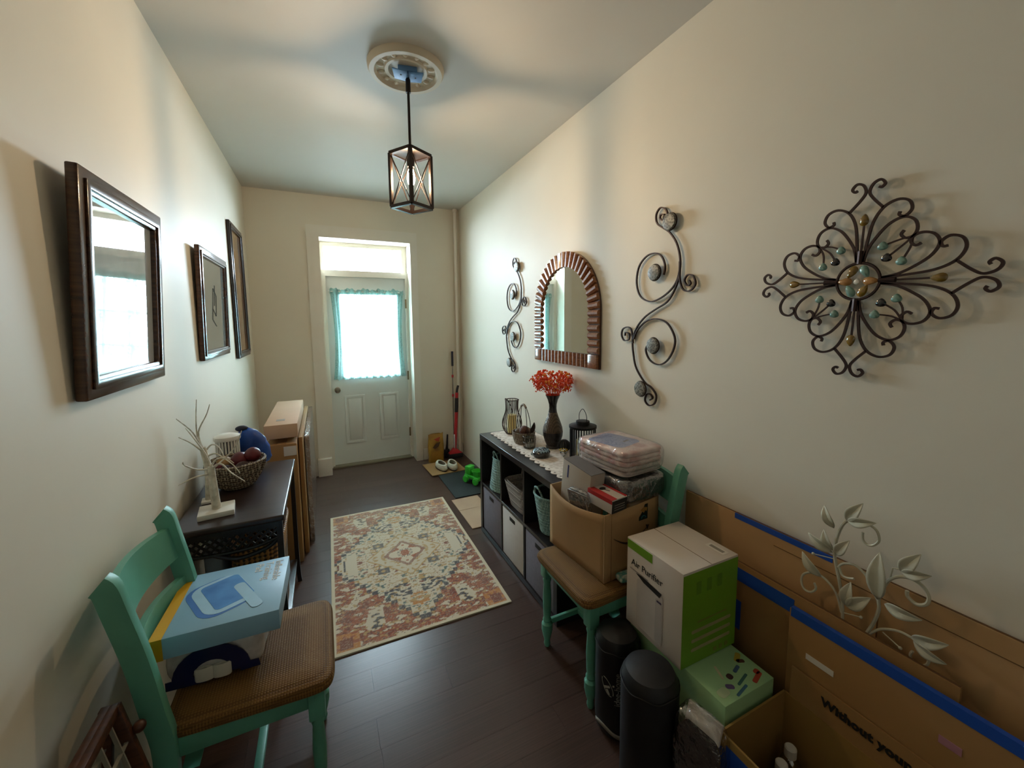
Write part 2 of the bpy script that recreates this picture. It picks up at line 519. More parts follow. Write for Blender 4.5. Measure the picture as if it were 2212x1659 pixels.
MB().grid(lambda u, v: (0.095 + u * 0.745, 4.606 + 0.012 * math.sin(u * 62), 1.845 + 0.012 * math.sin(u * 31) * v + v * (0.05 + 0.008 * math.sin(u * 90))), 160, 4).build('curtain_header', mc, cv)
MB().tube([(0.085, 4.616, 1.872), (0.85, 4.616, 1.872)], 0.005, 8).build('curtain_rod', m_white, cv)

# pipe in the corner
pp = thing('corner_pipe', 'cream painted pipe running up the back right corner', 'pipe', (1.385, 4.385, 0))
MB().tube([(0, 0, 0), (0, 0, H - 0.03)], 0.018, 14).build('pipe_run', m_trim, pp)
MB().lathe([(0.020, 0), (0.027, 0.004), (0.027, 0.03), (0.02, 0.034)], 16, (0, 0, H - 0.036)).build('collar', m_trim, pp)

# ------------------------------------------------------------------ ceiling medallion + pendant lamp
LX, LY = 0.445, 2.115
md = thing('ceiling_medallion', 'round cream plaster ceiling medallion above the pendant lamp', 'medallion', (0.437, 2.11, H))
MB().lathe([(0.0, -0.004), (0.08, -0.004), (0.085, -0.016), (0.10, -0.018), (0.105, -0.010), (0.14, -0.012), (0.150, -0.030), (0.172, -0.030), (0.180, -0.016), (0.182, 0.0)], 48, cap=False).build('plaster_disc', M('plaster', 'd9cdb8', 0.6, var=0.03), md)
pet = None
for k in range(14):
    a = 2 * PI * k / 14
    if pet is None:
        pet = MB().ball((0.122, 0, -0.012), 0.016, 10, 6, (1.1, 0.7, 0.55)).build('petal', MATS['plaster'], md)
    else:
        q = pet.copy(); COL.objects.link(q); q.parent = md; q.rotation_euler = (0, 0, a)
lp = thing('pendant_lamp', 'black lantern-cage pendant lamp with a glowing bulb', 'lamp', (LX, LY, 0))
m_film = M('blue_film', '5f8cc0', 0.6, var=0.05)
MB().box((0, 0, H - 0.014), (0.09, 0.07, 0.026), rz=R(-12)).build('canopy', m_film, lp, bevel=0.003)
for s, an in ((-1, 0.18), (1, -0.10)):
    c = MB().box((s * 0.035, -0.004, H - 0.034 + 0.002 * s), (0.070, 0.085, 0.004), rot=(Matrix.Rotation(R(-12 + 6 * s), 3, 'Z') @ Matrix.Rotation(an, 3, 'Y'))).build('canopy_film', m_film, lp, bevel=0.001)
    MB().lathe([(0.004, 0), (0.004, 0.002)], 10, (s * 0.035, -0.01, H - 0.040)).build('screw', m_ink, c)
MB().tube([(0, 0, H - 0.03), (0, 0, 2.385)], 0.0065, 10).build('rod', m_bronze, lp)
MB().lathe([(0.012, 0), (0.012, 0.06), (0.007, 0.07)], 12, (0, 0, H - 0.11)).build('rod_collar', m_bronze, lp)
hd, zt, zb = 0.098, 2.375, 2.118
ca = [R(12) + k * PI / 2 for k in range(4)]
cc = [Vector((hd * math.sin(a), hd * math.cos(a), 0)) for a in ca]
for k in range(4):
    a, b = cc[k], cc[(k + 1) % 4]
    MB().box((a.x, a.y, (zt + zb) / 2), (0.016, 0.016, zt - zb), rz=-ca[k] + PI / 4).build('cage_post', m_bronze, lp, bevel=0.001)
    MB().bar((a.x, a.y, zt), (b.x, b.y, zt), 0.018, 0.015).build('cage_top_bar', m_bronze, lp)
    MB().bar((a.x, a.y, zb), (b.x, b.y, zb), 0.018, 0.015).build('cage_bottom_bar', m_bronze, lp)
    MB().tube([(a.x, a.y, zb), (b.x, b.y, zt)], 0.0026, 6).build('cross_brace', m_bronze, lp)
    MB().tube([(b.x, b.y, zb), (a.x, a.y, zt)], 0.0026, 6).build('cross_brace', m_bronze, lp)
pl = [(v.x * 0.86, v.y * 0.86) for v in reversed(cc)]
MB().prism(pl, zt - 0.004, zt + 0.002).build('top_plate', m_bronze, lp)
for k in range(4):
    MB().bar((cc[k].x, cc[k].y, zt), (0, 0, zt), 0.010, 0.006).build('top_arm', m_bronze, lp)
MB().lathe([(0.018, 0.0), (0.020, 0.05), (0.012, 0.062)], 14, (0, 0, 2.315)).build('socket', m_bronze, lp)
m_bulb = M('bulb_glow', 'fff1d6', 0.3, emit='ffdcae', estr=BULB)
MB().lathe([(0.0, -0.095), (0.008, -0.091), (0.017, -0.075), (0.020, -0.055), (0.017, -0.030), (0.011, -0.006), (0.009, 0.0)], 18, (0, 0, 2.315)).build('bulb', m_bulb, lp)

# ------------------------------------------------------------------ frames on the left wall
def picture(name, label, cat, yc, zc, w, h, lean, bw, mframe, mart, art_detail=None, depth=0.022):
    t = thing(name, label, cat, (XL + 0.004 + math.sin(lean) * h / 2 * 0.0, yc, zc - h / 2))
    t.rotation_euler = (0, lean, 0)
    # local: x out of wall, y along wall, z up
    T = frame_T((0, 0, 0), (0, 1, 0), (0, 0, 1))
    MB().ring((-w / 2, 0, w / 2, h), (-w / 2 + bw, bw, w / 2 - bw, h - bw), 0.0, depth, T).build('frame', mframe, t, bevel=0.005)
    MB().ring((-w / 2 + bw * 0.45, bw * 0.45, w / 2 - bw * 0.45, h - bw * 0.45), (-w / 2 + bw * 0.8, bw * 0.8, w / 2 - bw * 0.8, h - bw * 0.8), depth - 0.002, depth + 0.006, T).build('frame_bead', mframe, t, bevel=0.002)
    MB().box((0.008, 0, h / 2), (0.006, w - 2 * bw + 0.01, h - 2 * bw + 0.01)).build('glass_front', mart, t, smooth=False)
    return t
m_fbrown = M('walnut_frame', '55341f', 0.25, var=0.1, vscale=5, kind='wood', hex2='2c1a10', coat=0.3)
m_fdark = M('dark_frame', '1d1512', 0.3, var=0.06, coat=0.3)
m_art1 = M('pale_print', 'b9c0c4', 0.015, var=0.08, vscale=5, hex2='9aa3a8', spec=0.8, coat=1.0)
m_art1.node_tree.nodes['Principled BSDF'].inputs['Coat Roughness'].default_value = 0.01
picture('framed_picture', 'large dark brown framed pale print nearest the camera on the left wall, reflecting the doorway', 'picture', 1.684, 1.645, 0.575, 0.60, R(2.9), 0.062, m_fbrown, m_art1, depth=0.026)
m_art2 = M('pencil_print', '87918c', 0.04, var=0.1, vscale=7, hex2='6d7673', spec=0.9, coat=1.0)
p2 = picture('framed_picture', 'medium brown framed grey print in the middle of the left wall', 'picture', 2.91, 1.65, 0.655, 0.60, R(1.4), 0.05, m_fbrown, m_art2)
sk = MB()
for a in ((-0.06, .22, -.02, .40), (-.02, .40, .05, .36), (.05, .36, .03, .24), (.03, .24, -.04, .28), (-.06, .22, .03, .18), (.0, .3, .02, .42)):
    sk.tube([(0.0125, a[0], a[1]), (0.0125, a[2], a[3])], 0.0012, 4)
sk.build('sketch_lines', M('sketch_ink', '39403f', 0.7), p2)
m_art3 = M('amber_art', '8a5a2c', 0.12, var=0.1, vscale=6, hex2='3d2c20', spec=0.6, coat=0.6)
picture('framed_picture', 'tall narrow black framed amber artwork nearest the far corner', 'picture', 3.82, 1.79, 0.50, 1.01, R(-0.2), 0.05, m_fdark, m_art3)

# ------------------------------------------------------------------ wall mirror (right)
mr = thing('arched_mirror', 'arched wall mirror with ribbed reddish wood frame above the vase', 'mirror', (XR - 0.002, 2.232, 1.262))
TW = frame_T((0, 0, 0), (0, -1, 0), (0, 0, 1))   # local u to the viewer's right, v up, out of wall = -x
TWm = Matrix.Identity(4)
def wallpt(u, v, d=0.0):
    return Vector((-d, -u, v))
mw_, mh_, arch = 0.372, 0.325, 0.372
m_rib = M('red_wood', '9c6438', 0.28, var=0.12, vscale=7, kind='wood', hex2='6b3b1f', coat=0.4)
m_ribd = M('red_wood_dark', '4a2616', 0.3, var=0.1, vscale=7, coat=0.3)
mwi = 0.278
def arch_outline(w, z0, zs, n=28):
    pts = [(-w, z0)]
    for k in range(n + 1):
        a = PI - PI * k / n
        pts.append((w * math.cos(a), zs + w * math.sin(a)))
    pts.append((w, z0))
    return pts
zs = 0.345
MB().prism([(p[0], p[1]) for p in arch_outline(mw_, 0, zs)], 0.0, 0.012, Matrix(((0, 0, -1, 0), (-1, 0, 0, 0), (0, 1, 0, 0), (0, 0, 0, 1)))).build('backing', m_ribd, mr)
MB().prism([(p[0], p[1]) for p in arch_outline(mwi, 0.085, zs)], 0.012, 0.016, Matrix(((0, 0, -1, 0), (-1, 0, 0, 0), (0, 1, 0, 0), (0, 0, 0, 1)))).build('mirror_glass', m_mirror, mr, smooth=False)
# ribs: around the arch, along the sides, along the bottom
def rib(u0, v0, u1, v1, wid):
    b = MB()
    a, c = wallpt(u0, v0, 0.022), wallpt(u1, v1, 0.022)
    d = (c - a).normalized(); nrm = Vector((-1, 0, 0)); s = d.cross(nrm)
    prof = [(-0.5, -0.011), (-0.42, 0.001), (-0.15, 0.009), (0.15, 0.009), (0.42, 0.001), (0.5, -0.011)]
    vs = [a + s * (p[0] * wid) + nrm * p[1] for p in prof] + [c + s * (p[0] * wid * 1.0) + nrm * p[1] for p in prof]
    n = len(prof)
    fs = [tuple(range(n)), tuple(reversed(range(n, 2 * n)))] + [(i, (i + 1) % n, n + (i + 1) % n, n + i) for i in range(n)]
    return b.add(vs, fs)
for k in range(23):
    a = PI * (k + 0.5) / 23
    rib(mwi * math.cos(a), zs + mwi * math.sin(a), mw_ * math.cos(a), zs + mw_ * math.sin(a), 0.043).build('frame_rib', m_rib, mr, smooth=False)
for s in (-1, 1):
    for k in range(6):
        z = 0.345 - 0.0215 - k * 0.0433
        rib(s * mwi, z, s * mw_, z, 0.041).build('frame_rib', m_rib, mr, smooth=False)
    MB().box(wallpt(s * 0.325, 0.043, 0.020), (0.022, 0.088, 0.082)).build('corner_block', m_rib, mr, bevel=0.006)
for k in range(13):
    u = -0.278 + (k + 0.5) * 0.556 / 13
    rib(u, 0.003, u, 0.083, 0.041).build('frame_rib', m_rib, mr, smooth=False)

# ------------------------------------------------------------------ scroll wall ornaments
SA = [(0.034, 0.407), (0.014, 0.411), (0.009, 0.395), (0.031, 0.381), (0.054, 0.393), (0.041, 0.428), (0.009, 0.442), (-0.015, 0.418), (-0.009, 0.378), (0.028, 0.349), (0.069, 0.32), (0.108, 0.269), (0.129, 0.209), (0.131, 0.151), (0.115, 0.101), (0.078, 0.062), (0.016, 0.03), (-0.043, 0.021), (-0.107, 0.05), (-0.135, 0.117), (-0.121, 0.194), (-0.068, 0.238), (-0.008, 0.242), (0.029, 0.217), (0.047, 0.173), (0.04, 0.138)]
SB = [(0.13, 0.186), (0.129, 0.128), (0.109, 0.072), (0.065, 0.015), (-0.008, -0.019), (-0.076, -0.055), (-0.13, -0.108), (-0.155, -0.17), (-0.147, -0.244), (-0.124, -0.31), (-0.066, -0.371), (-0.021, -0.391), (0.013, -0.425), (0.004, -0.466), (-0.031, -0.482), (-0.058, -0.464), (-0.05, -0.432), (-0.024, -0.425), (-0.01, -0.442), (-0.027, -0.455)]
SCc = [(0.131, 0.151), (0.133, 0.105), (0.153, 0.063), (0.188, 0.055), (0.215, 0.08), (0.203, 0.115), (0.175, 0.123), (0.158, 0.102), (0.174, 0.078), (0.191, 0.085), (0.183, 0.1)]
SD = [(-0.152, -0.183), (-0.164, -0.122), (-0.189, -0.102), (-0.23, -0.113), (-0.239, -0.145), (-0.218, -0.172), (-0.182, -0.164), (-0.183, -0.136), (-0.209, -0.13), (-0.213, -0.147)]
SE = [(-0.148, -0.163), (-0.121, -0.115), (-0.067, -0.075), (0.002, -0.062), (0.068, -0.082), (0.113, -0.142), (0.111, -0.196), (0.075, -0.253), (0.023, -0.277), (-0.034, -0.259), (-0.062, -0.212), (-0.041, -0.175)]
sw = thing('scroll_wall_ornament', 'dark iron scroll wall ornament with mosaic discs, right of the arched mirror', 'wall decor', (XR, 1.436, 1.61), group='pair of iron scrolls')
def wstrip(path, d=0.012, r=0.0035, name='scroll', parent=None, mat=None, wd=0.0095):
    P = [wallpt(u, v, d) for u, v in path]
    return MB().tube(spline(P, 5), r, 6, sq=(r * 1.5, wd, (1, 0, 0))).build(name, mat or m_iron, parent)
for pth in (SA, SB, SCc, SD, SE):
    wstrip(pth, parent=sw)
m_mos = M('mosaic_silver', '8d8a80', 0.45, 0.15, kind='spots', vscale=120, hex2='4c4a44', bump=0.2)
for u, v in ((0.076, 0.365), (-0.008, 0.153), (-0.006, -0.188), (-0.083, -0.407)):
    dd = MB().lathe([(0.0, 0.0), (0.036, 0.0), (0.038, 0.004), (0.034, 0.010), (0.0, 0.016)], 24, T=frame_T(wallpt(u, v, 0.006), (0, -1, 0), (0, 0, 1)) @ Matrix.Scale(-1, 4, (0, 0, 1)) if False else frame_T(wallpt(u, v, 0.022), (0, 1, 0), (0, 0, 1)) @ Matrix.Rotation(PI, 4, 'Y') @ Matrix.Translation((0, 0, -0.001))).build('mosaic_disc', m_mos, sw)
    MB().tube([wallpt(u + 0.037 * math.cos(2 * PI * k / 24), v + 0.037 * math.sin(2 * PI * k / 24), 0.02) for k in range(24)], 0.0035, 6, closed=True).build('disc_rim', m_iron, dd)
dup(sw, (XR, 2.985, 1.607), 0, 'dark iron scroll wall ornament with mosaic discs, left of the arched mirror')

# ------------------------------------------------------------------ big medallion ornament
bo = thing('medallion_wall_ornament', 'large iron scrollwork medallion with coloured beads near the ceiling side of right wall', 'wall decor', (XR, 0.648, 1.648))
bo['label'] = 'large diamond-shaped iron scrollwork wall medallion with amber and turquoise beads'
bo.rotation_euler = (R(2.0), 0, 0)
SZ = 0.262
BIG = [(.03, .21), (.045, .40), (.08, .62), (.155, .76), (.265, .815), (.36, .785), (.39, .70), (.345, .64), (.295, .655), (.298, .69)]
SEC = [(.03, .20), (.06, .34), (.13, .47), (.22, .58), (.33, .63), (.42, .59), (.452, .505), (.43, .432), (.37, .415), (.33, .455), (.35, .495)]
TIP = [(.155, .76), (.06, .87), (.016, .95), (.045, 1.03), (.105, 1.055), (.145, 1.01), (.12, .975), (.095, .985)]
m_amber = M('amber_bead', '8a6a1e', 0.15, var=0.1, coat=0.8)
m_turq = M('turquoise_bead', '7fa597', 0.25, var=0.12, vscale=30, coat=0.6)
m_blk = M('black_bead', '15151c', 0.12, coat=0.8)
m_pearl = M('pearl_bead', 'e6e0d2', 0.2, coat=0.5)
m_orng = M('orange_bead', 'b9864a', 0.2, var=0.1, coat=0.6)
def rot4(p, k):
    u, v = p
    for _ in range(k):
        u, v = v, -u
    return (u * SZ, v * SZ)
def bead(u, v, su, sv, ang, mat):
    T = frame_T(wallpt(u, v, 0.020), (0, -math.cos(ang), math.sin(ang)), (0, math.sin(ang), math.cos(ang)))
    b = MB()
    b.lathe([(0.0, -0.008), (0.7, -0.005), (1.0, 0.0), (0.75, 0.005), (0.0, 0.008)], 16)
    b.v = [T @ Vector((p.x * su * (1 - 0.35 * p.y), p.y * sv, p.z)) for p in b.v]
    return b.build('bead', mat, bo)
for k in range(4):
    for s in (1, -1):
        for pth in (BIG, SEC, TIP):
            wstrip([rot4((s * a, b), k) for a, b in pth], parent=bo, d=0.018, r=0.0042, wd=0.006)
    wstrip([rot4(p, k) for p in ((0, .2), (0, .4), (0, .60))], parent=bo, d=0.018, r=0.003, wd=0.004, name='stem')
    c = rot4((0, .66), k); bead(c[0], c[1], 0.011, 0.017, k * PI / 2, m_amber)
    MB().tube([wallpt(*rot4((0, .19), k), 0.018), wallpt(*rot4((0, .33), k), 0.018)], 0.0075, 8).build('binding', m_iron, bo)
    for (g, mt) in (((.19, .36), m_turq), ((.36, .19), m_turq), ((.235, .235), m_blk)):
        e = rot4((.425, .425), k); q = rot4(g, k)
        mid = ((e[0] + q[0]) / 2 + 0.006, (e[1] + q[1]) / 2 + 0.004)
        wstrip([e, mid, q], parent=bo, d=0.018, r=0.0028, wd=0.004, name='stem')
        bead(q[0], q[1], 0.012, 0.012, 0, mt)
MB().tube([wallpt(0.2 * SZ * math.cos(2 * PI * k / 40), 0.2 * SZ * math.sin(2 * PI * k / 40), 0.018) for k in range(40)], 0.0042, 6, closed=True).build('centre_ring', m_iron, bo)
for k in range(6):
    a = PI / 6 + k * PI / 3
    bead(0.12 * SZ * math.sin(a), 0.12 * SZ * math.cos(a), 0.011, 0.019, a + PI, (m_turq, m_orng, m_amber)[k % 3])
bead(0, 0, 0.009, 0.009, 0, m_pearl)

# ------------------------------------------------------------------ rug
def rug():
    W2, L2 = 0.4525, 0.7375
    nu, nv = 170, 276
    cream, rust, org, navy, tan, wine, teal = [Vector(rgb(h)[:3]) for h in ('d6c9b2', 'a04f34', 'c27a36', '353b4c', 'b9935f', '7a3028', '4f6c6c')]
    edge = Vector(rgb('d8cbb0')[:3])
    def n2(a, b, s, o=0.0):
        return noise.noise(Vector((a * s + o, b * s - o, o * 1.7)))
    def col(x, y):
        au, av = abs(x) / W2, abs(y) / L2
        if au > 0.955 or av > 0.972:
            return edge
        ax, ay = abs(x), abs(y)
        step = 0.030
        sx, sy = math.floor(ax / step) * step, math.floor(ay / step) * step
        big = sx / 0.40 + sy / 0.58          # stepped medallion
        c = None
        orn = n2(ax * 0.75, ay * 1.5, 26, 3.1)
        orn2 = n2(ax * 0.85, ay * 1.35, 48, 9.7)
        orn3 = n2(ax, ay * 1.2, 75, 14.2)
        if big > 1.12:                       # corner spandrels
            c = rust
            if orn > 0.18: c = cream
            elif orn < -0.28: c = wine
            if orn2 > 0.34: c = tan
            if abs(orn - 0.18) < 0.035: c = wine * 0.7
            if orn3 > 0.36: c = navy * 0.7 + rust * 0.3
            if ax > 0.33 and ay > 0.60:
                c = org if orn2 < 0.15 else rust
                if abs(ax - 0.39) < 0.03 and abs(ay - 0.675) < 0.035: c = wine
            if 0.20 < ax < 0.32 and 0.48 < ay < 0.66 and n2(ax, ay, 9, 5.0) > 0.12: c = cream if orn2 < 0.2 else (navy if orn2 > 0.32 else tan)
        elif big > 1.00:
            c = cream
            if big > 1.075: c = navy
            elif orn2 > 0.3: c = teal
            elif orn2 < -0.3: c = tan
        else:
            c = cream
            if orn > 0.34: c = tan
            elif orn < -0.40: c = wine
            if orn2 > 0.42: c = teal
            if abs(orn - 0.1) < 0.02: c = tan * 0.9
            if orn3 > 0.40: c = wine * 0.6 + tan * 0.4
            d2 = ax / 0.235 + ay / 0.25
            if abs(d2 - 1.0) < 0.06: c = tan
            if d2 < 1:
                c = cream * 0.94
                if orn2 > 0.2: c = tan
            if ax / 0.14 + ay / 0.16 < 1:
                c = wine * 0.8 + cream * 0.2
                if ax / 0.115 + ay / 0.13 < 1: c = cream if orn < 0.12 else rust
                rr = math.hypot(ax, ay)
                if 0.035 < rr < 0.052: c = navy if int(math.atan2(ay, ax) * 7) % 2 else cream
                if rr < 0.02: c = rust
            if abs(ax - 0.155) < 0.035 and abs(ay - 0.155) < 0.032:
                c = navy * 0.9 + cream * 0.1
                if abs(ax - 0.155) + abs(ay - 0.155) < 0.016: c = tan
            if abs(ax - 0.12) < 0.09 and abs(ay - 0.40) < 0.07 and orn2 > 0.08: c = navy
            if ax < 0.045 and abs(ay - 0.5) < 0.06 and orn2 < -0.05: c = org
            if ax > 0.30 and ay < 0.14:
                c = cream
                if abs(ax - 0.375) < 0.006 and ay < 0.11: c = navy
                if abs(ay - (0.11 + (0.40 - ax) * 0.4)) < 0.007: c = wine
                if ax > 0.405 and ay < 0.12: c = wine * 0.8
        f = 0.5 + 0.5 * n2(x, y, 6, 21.0)
        fade = 0.08 + 0.18 * f + 0.22 * max(0.0, y + 0.1)
        spk = noise.noise(Vector((x * 160, y * 160, 4.4)))
        if spk > 0.25: fade += 0.25
        fade = min(fade, 0.7)
        return c * (1 - fade) + (cream * 0.93) * fade
    b = MB()
    th = 0.007
    vs = []; fs = []
    for i in range(nv + 1):
        for j in range(nu + 1):
            x = (j / nu * 2 - 1) * W2; y_ = (i / nv * 2 - 1) * L2
            vs.append((x, y_, th + 0.0012 * math.sin(x * 9) * math.sin(y_ * 7)))
    w = nu + 1
    for i in range(nv):
        for j in range(nu):
            a = i * w + j
            fs.append((a, a + 1, a + 1 + w, a + w))
    me = bpy.data.meshes.new('rug')
    nb = len(vs)
    per = [j for j in range(w)] + [i * w + nu for i in range(1, nv + 1)] + [nv * w + j for j in range(nu - 1, -1, -1)] + [i * w for i in range(nv - 1, 0, -1)]
    for k in per:
        vs.append((vs[k][0], vs[k][1], 0.0))
    for k in range(len(per)):
        k2 = (k + 1) % len(per)
        fs.append((per[k], nb + k, nb + k2, per[k2]))
    me.from_pydata(vs, [], fs)
    ca_ = me.color_attributes.new('print', 'FLOAT_COLOR', 'POINT')
    for k, v in enumerate(vs):
        c = col(v[0], v[1]) if k < nb else edge
        ca_.data[k].color = (c[0], c[1], c[2], 1)
    me.materials.append(M_attr('rug_pile'))
    for p in me.polygons:
        p.use_smooth = True
    me.set_sharp_from_angle(angle=R(40))
    o = bpy.data.objects.new('patterned_rug', me); COL.objects.link(o)
    o.location = (0.431, 2.632, 0.0); o.rotation_euler = (0, 0, R(-0.8))
    tag(o, 'cream and rust oriental style rug on the dark floor', 'rug')
rug()

# ------------------------------------------------------------------ chairs
def chair(name, label, loc, rz):
    t = thing(name, label, 'chair', loc, rz, 'pair of aqua dining chairs')
    hw = 0.205
    # cushion with drooped rounded edges
    def cush(u, v):
        a = 2 * PI * u
        ca_, sa = math.cos(a), math.sin(a)
        e = 0.22
        cx = math.copysign(abs(ca_) ** e, ca_); sy = math.copysign(abs(sa) ** e, sa)
        rr = [0.0, 0.5, 0.86, 0.97, 1.0, 0.985, 0.93][round(v * 6)]
        zz = [0.486, 0.485, 0.481, 0.472, 0.456, 0.444, 0.440][round(v * 6)]
        wy = 0.212 - 0.012 * (1 - cx)
        return (0.005 + cx * rr * 0.215, sy * rr * wy, zz)
    MB().grid(cush, 48, 6, closed_u=True).build('seat_cushion', m_seat, t)
    for s in (-1, 1):
        MB().box((0.0, s * 0.175, 0.415), (0.36, 0.022, 0.055)).build('apron', m_green, t, bevel=0.003)
        prof = [(0.012, 0.0), (0.016, 0.015), (0.013, 0.03), (0.020, 0.055), (0.026, 0.085), (0.026, 0.115), (0.016, 0.125), (0.021, 0.135), (0.016, 0.147), (0.018, 0.17), (0.020, 0.24), (0.016, 0.32), (0.020, 0.335), (0.016, 0.345), (0.022, 0.36), (0.024, 0.44)]
        lg = MB().lathe(prof, 14, (0.165, s * 0.172, 0)).build('front_leg', m_green, t)
        MB().box((0.165, s * 0.172, 0.395), (0.046, 0.046, 0.09)).build('leg_block', m_green, lg, bevel=0.004)
        path = spline([(-0.255, s * 0.19, 0.0), (-0.205, s * 0.19, 0.2), (-0.19, s * 0.19, 0.42), (-0.205, s * 0.192, 0.55), (-0.225, s * 0.195, 0.70), (-0.252, s * 0.198, 0.84), (-0.265, s * 0.20, 0.905), (-0.278, s * 0.20, 0.922)], 4)
        MB().tube(path, 0.02, 4, sq=(0.030, 0.050, (1, 0, 0))).build('back_post', m_green, t, bevel=0.003)
        MB().box((0.0 - 0.03, s * 0.178, 0.115), (0.40, 0.016, 0.026)).build('side_stretcher', m_green, t, bevel=0.003)
    MB().box((0.172, 0, 0.415), (0.022, 0.33, 0.055)).build('apron', m_green, t, bevel=0.003)
    MB().box((-0.175, 0, 0.415), (0.022, 0.35, 0.055)).build('apron', m_green, t, bevel=0.003)
    MB().box((-0.02, 0, 0.115), (0.026, 0.345, 0.022)).build('cross_stretcher', m_green, t, bevel=0.003)
    def rail(z0, z1, x0, x1, bow):
        def f(u, v):
            q = 2 * PI * v
            yy = (u - 0.5) * 0.385
            bend = -bow * (1 - (2 * u - 1) ** 2)
            zc, zh = (z0 + z1) / 2, (z1 - z0) / 2 * (1 - 0.10 * (2 * u - 1) ** 2)
            kx = x0 + (x1 - x0) * 0.5
            sl = (x1 - x0) / (z1 - z0)
            zz = max(-1, min(1, math.sin(q) * 1.5)) * zh
            return (kx + bend + sl * zz + max(-1, min(1, math.cos(q) * 1.5)) * 0.009, yy, zc + zz)
        return MB().grid(f, 18, 16)
    rail(0.765, 0.880, -0.238, -0.261, 0.040).build('top_rail', m_green, t)
    rail(0.640, 0.705, -0.217, -0.228, 0.038).build('middle_rail', m_green, t)
    return t
LC = (-0.235, 1.445, 0.0)
chair('dining_chair', 'aqua painted chair against the left wall holding a pale blue box', LC, 0.0)
RC = (1.065, 1.375, 0.0)
chair('dining_chair', 'aqua painted chair by the right wall holding a full cardboard carton', RC, PI)

# ------------------------------------------------------------------ things on the left chair
m_lblue = M('pale_blue_card', '93c0dc', 0.4, var=0.02, vscale=3)
m_yel = M('yellow_card', 'd9a514', 0.45, var=0.03)
m_dblue = M('print_blue', '3f79c4', 0.5, var=0.05)
m_mblue = M('print_midblue', '4f96d6', 0.5, var=0.05, hex2='2a6fb8', vscale=14)
m_vlb = M('print_paleblue', 'a9d3ec', 0.5)
bx = thing('toy_box', 'flat pale blue box with a yellow end band lying on the left chair', 'box', (-0.312, 1.502, 0.6135), R(-1.5))
MB().box((0.0, 0, 0.031), (0.312, 0.312, 0.062)).build('box_body', m_lblue, bx, bevel=0.0015)
MB().box((-0.143, 0, 0.031), (0.030, 0.3145, 0.0635)).build('end_band', m_yel, bx, smooth=False)
def rrect(w, h, r, n=5, c=(0, 0), rz=0.0):
    pts = []
    for (sx, sy, a0) in ((1, 1, 0), (-1, 1, PI / 2), (-1, -1, PI), (1, -1, 1.5 * PI)):
        for k in range(n + 1):
            a = a0 + PI / 2 * k / n
            pts.append((sx * (w / 2 - r) + r * math.cos(a), sy * (h / 2 - r) + r * math.sin(a)))
    return [(c[0] + p[0] * math.cos(rz) - p[1] * math.sin(rz), c[1] + p[0] * math.sin(rz) + p[1] * math.cos(rz)) for p in pts]
ar = R(28)
MB().prism(rrect(0.150, 0.205, 0.05, c=(-0.026, -0.004), rz=ar), 0.0622, 0.0626).build('printed_tray_shadow', m_dblue, bx, smooth=False)
MB().prism(rrect(0.138, 0.193, 0.045, c=(-0.018, 0.002), rz=ar), 0.0627, 0.0630).build('printed_tray_rim', m_vlb, bx, smooth=False)
MB().prism(rrect(0.108, 0.160, 0.015, c=(-0.008, 0.010), rz=ar), 0.0631, 0.0634).build('printed_tray_inside', m_mblue, bx, smooth=False)
MB().prism(rrect(0.032, 0.170, 0.014, c=(0.056, -0.036), rz=ar), 0.0632, 0.0636).build('printed_tray_step', m_vlb, bx, smooth=False)
TT = Matrix.Rotation(-PI / 2, 4, 'Z')
for k, wd_ in enumerate(('Inflatable', 'Training', 'Pad')):
    text('lettering', wd_, 0.034, M('print_white', 'f4f2ee', 0.5), bx, Matrix.Translation((0.126 - k * 0.030, 0.076 + (0.0, 0.008, 0.036)[k], 0.0626)) @ TT)
pk = thing('paper_roll_pack', 'navy and white plastic wrapped paper pack under the blue box', 'pack', (-0.33, 1.505, 0.486), R(-4))
def pillow(w, d, h, pw=0.35, nz=0.004, sd=0.0):
    def f(u, v):
        a = 2 * PI * u; b_ = PI * v
        s = math.sin(b_) ** pw if math.sin(b_) > 0 else 0
        cz = -math.cos(b_); cz = math.copysign(abs(cz) ** 0.6, cz)
        ex = math.copysign(abs(math.cos(a)) ** 0.28, math.cos(a)); ey = math.copysign(abs(math.sin(a)) ** 0.28, math.sin(a))
        p = Vector((ex * s * w / 2, ey * s * d / 2, h / 2 + cz * h / 2))
        q = noise.noise_vector(p * 18 + Vector((sd, 0, 0))) * nz
        q.z *= 0.4
        p += q; p.z = max(0.0, min(h, p.z))
        return p
    return MB().grid(f, 40, 18, closed_u=True)
m_pack = M('glossy_white_plastic', 'd9d7d5', 0.22, var=0.12, vscale=18, hex2='a5a3a4', coat=0.5, bump=0.5, bscale=25)
m_navy = M('navy_plastic', '101c4e', 0.25, var=0.05, coat=0.5, bump=0.4, bscale=20)
pillow(0.25, 0.25, 0.125, 0.22, 0.006).build('pack_wrap', m_pack, pk)
def patch(poly, mat, off, name, ypl=-0.1285):
    return MB().prism(poly, 0, off, frame_T((0, ypl, 0), (1, 0, 0), (0, 0, 1))).build(name, mat, pk, smooth=False)
def arcpoly(cx, cz, r0, r1, a0, a1, n=14, sq=1.0):
    return [(cx + r1 * math.cos(a0 + (a1 - a0) * k / n), cz + sq * r1 * math.sin(a0 + (a1 - a0) * k / n)) for k in range(n + 1)] + \
           [(cx + r0 * math.cos(a1 - (a1 - a0) * k / n), cz + sq * r0 * math.sin(a1 - (a1 - a0) * k / n)) for k in range(n + 1)]
patch(arcpoly(-0.005, 0.025, 0.048, 0.098, -0.12, PI + 0.1, sq=0.92), m_navy, 0.003, 'printed_band')
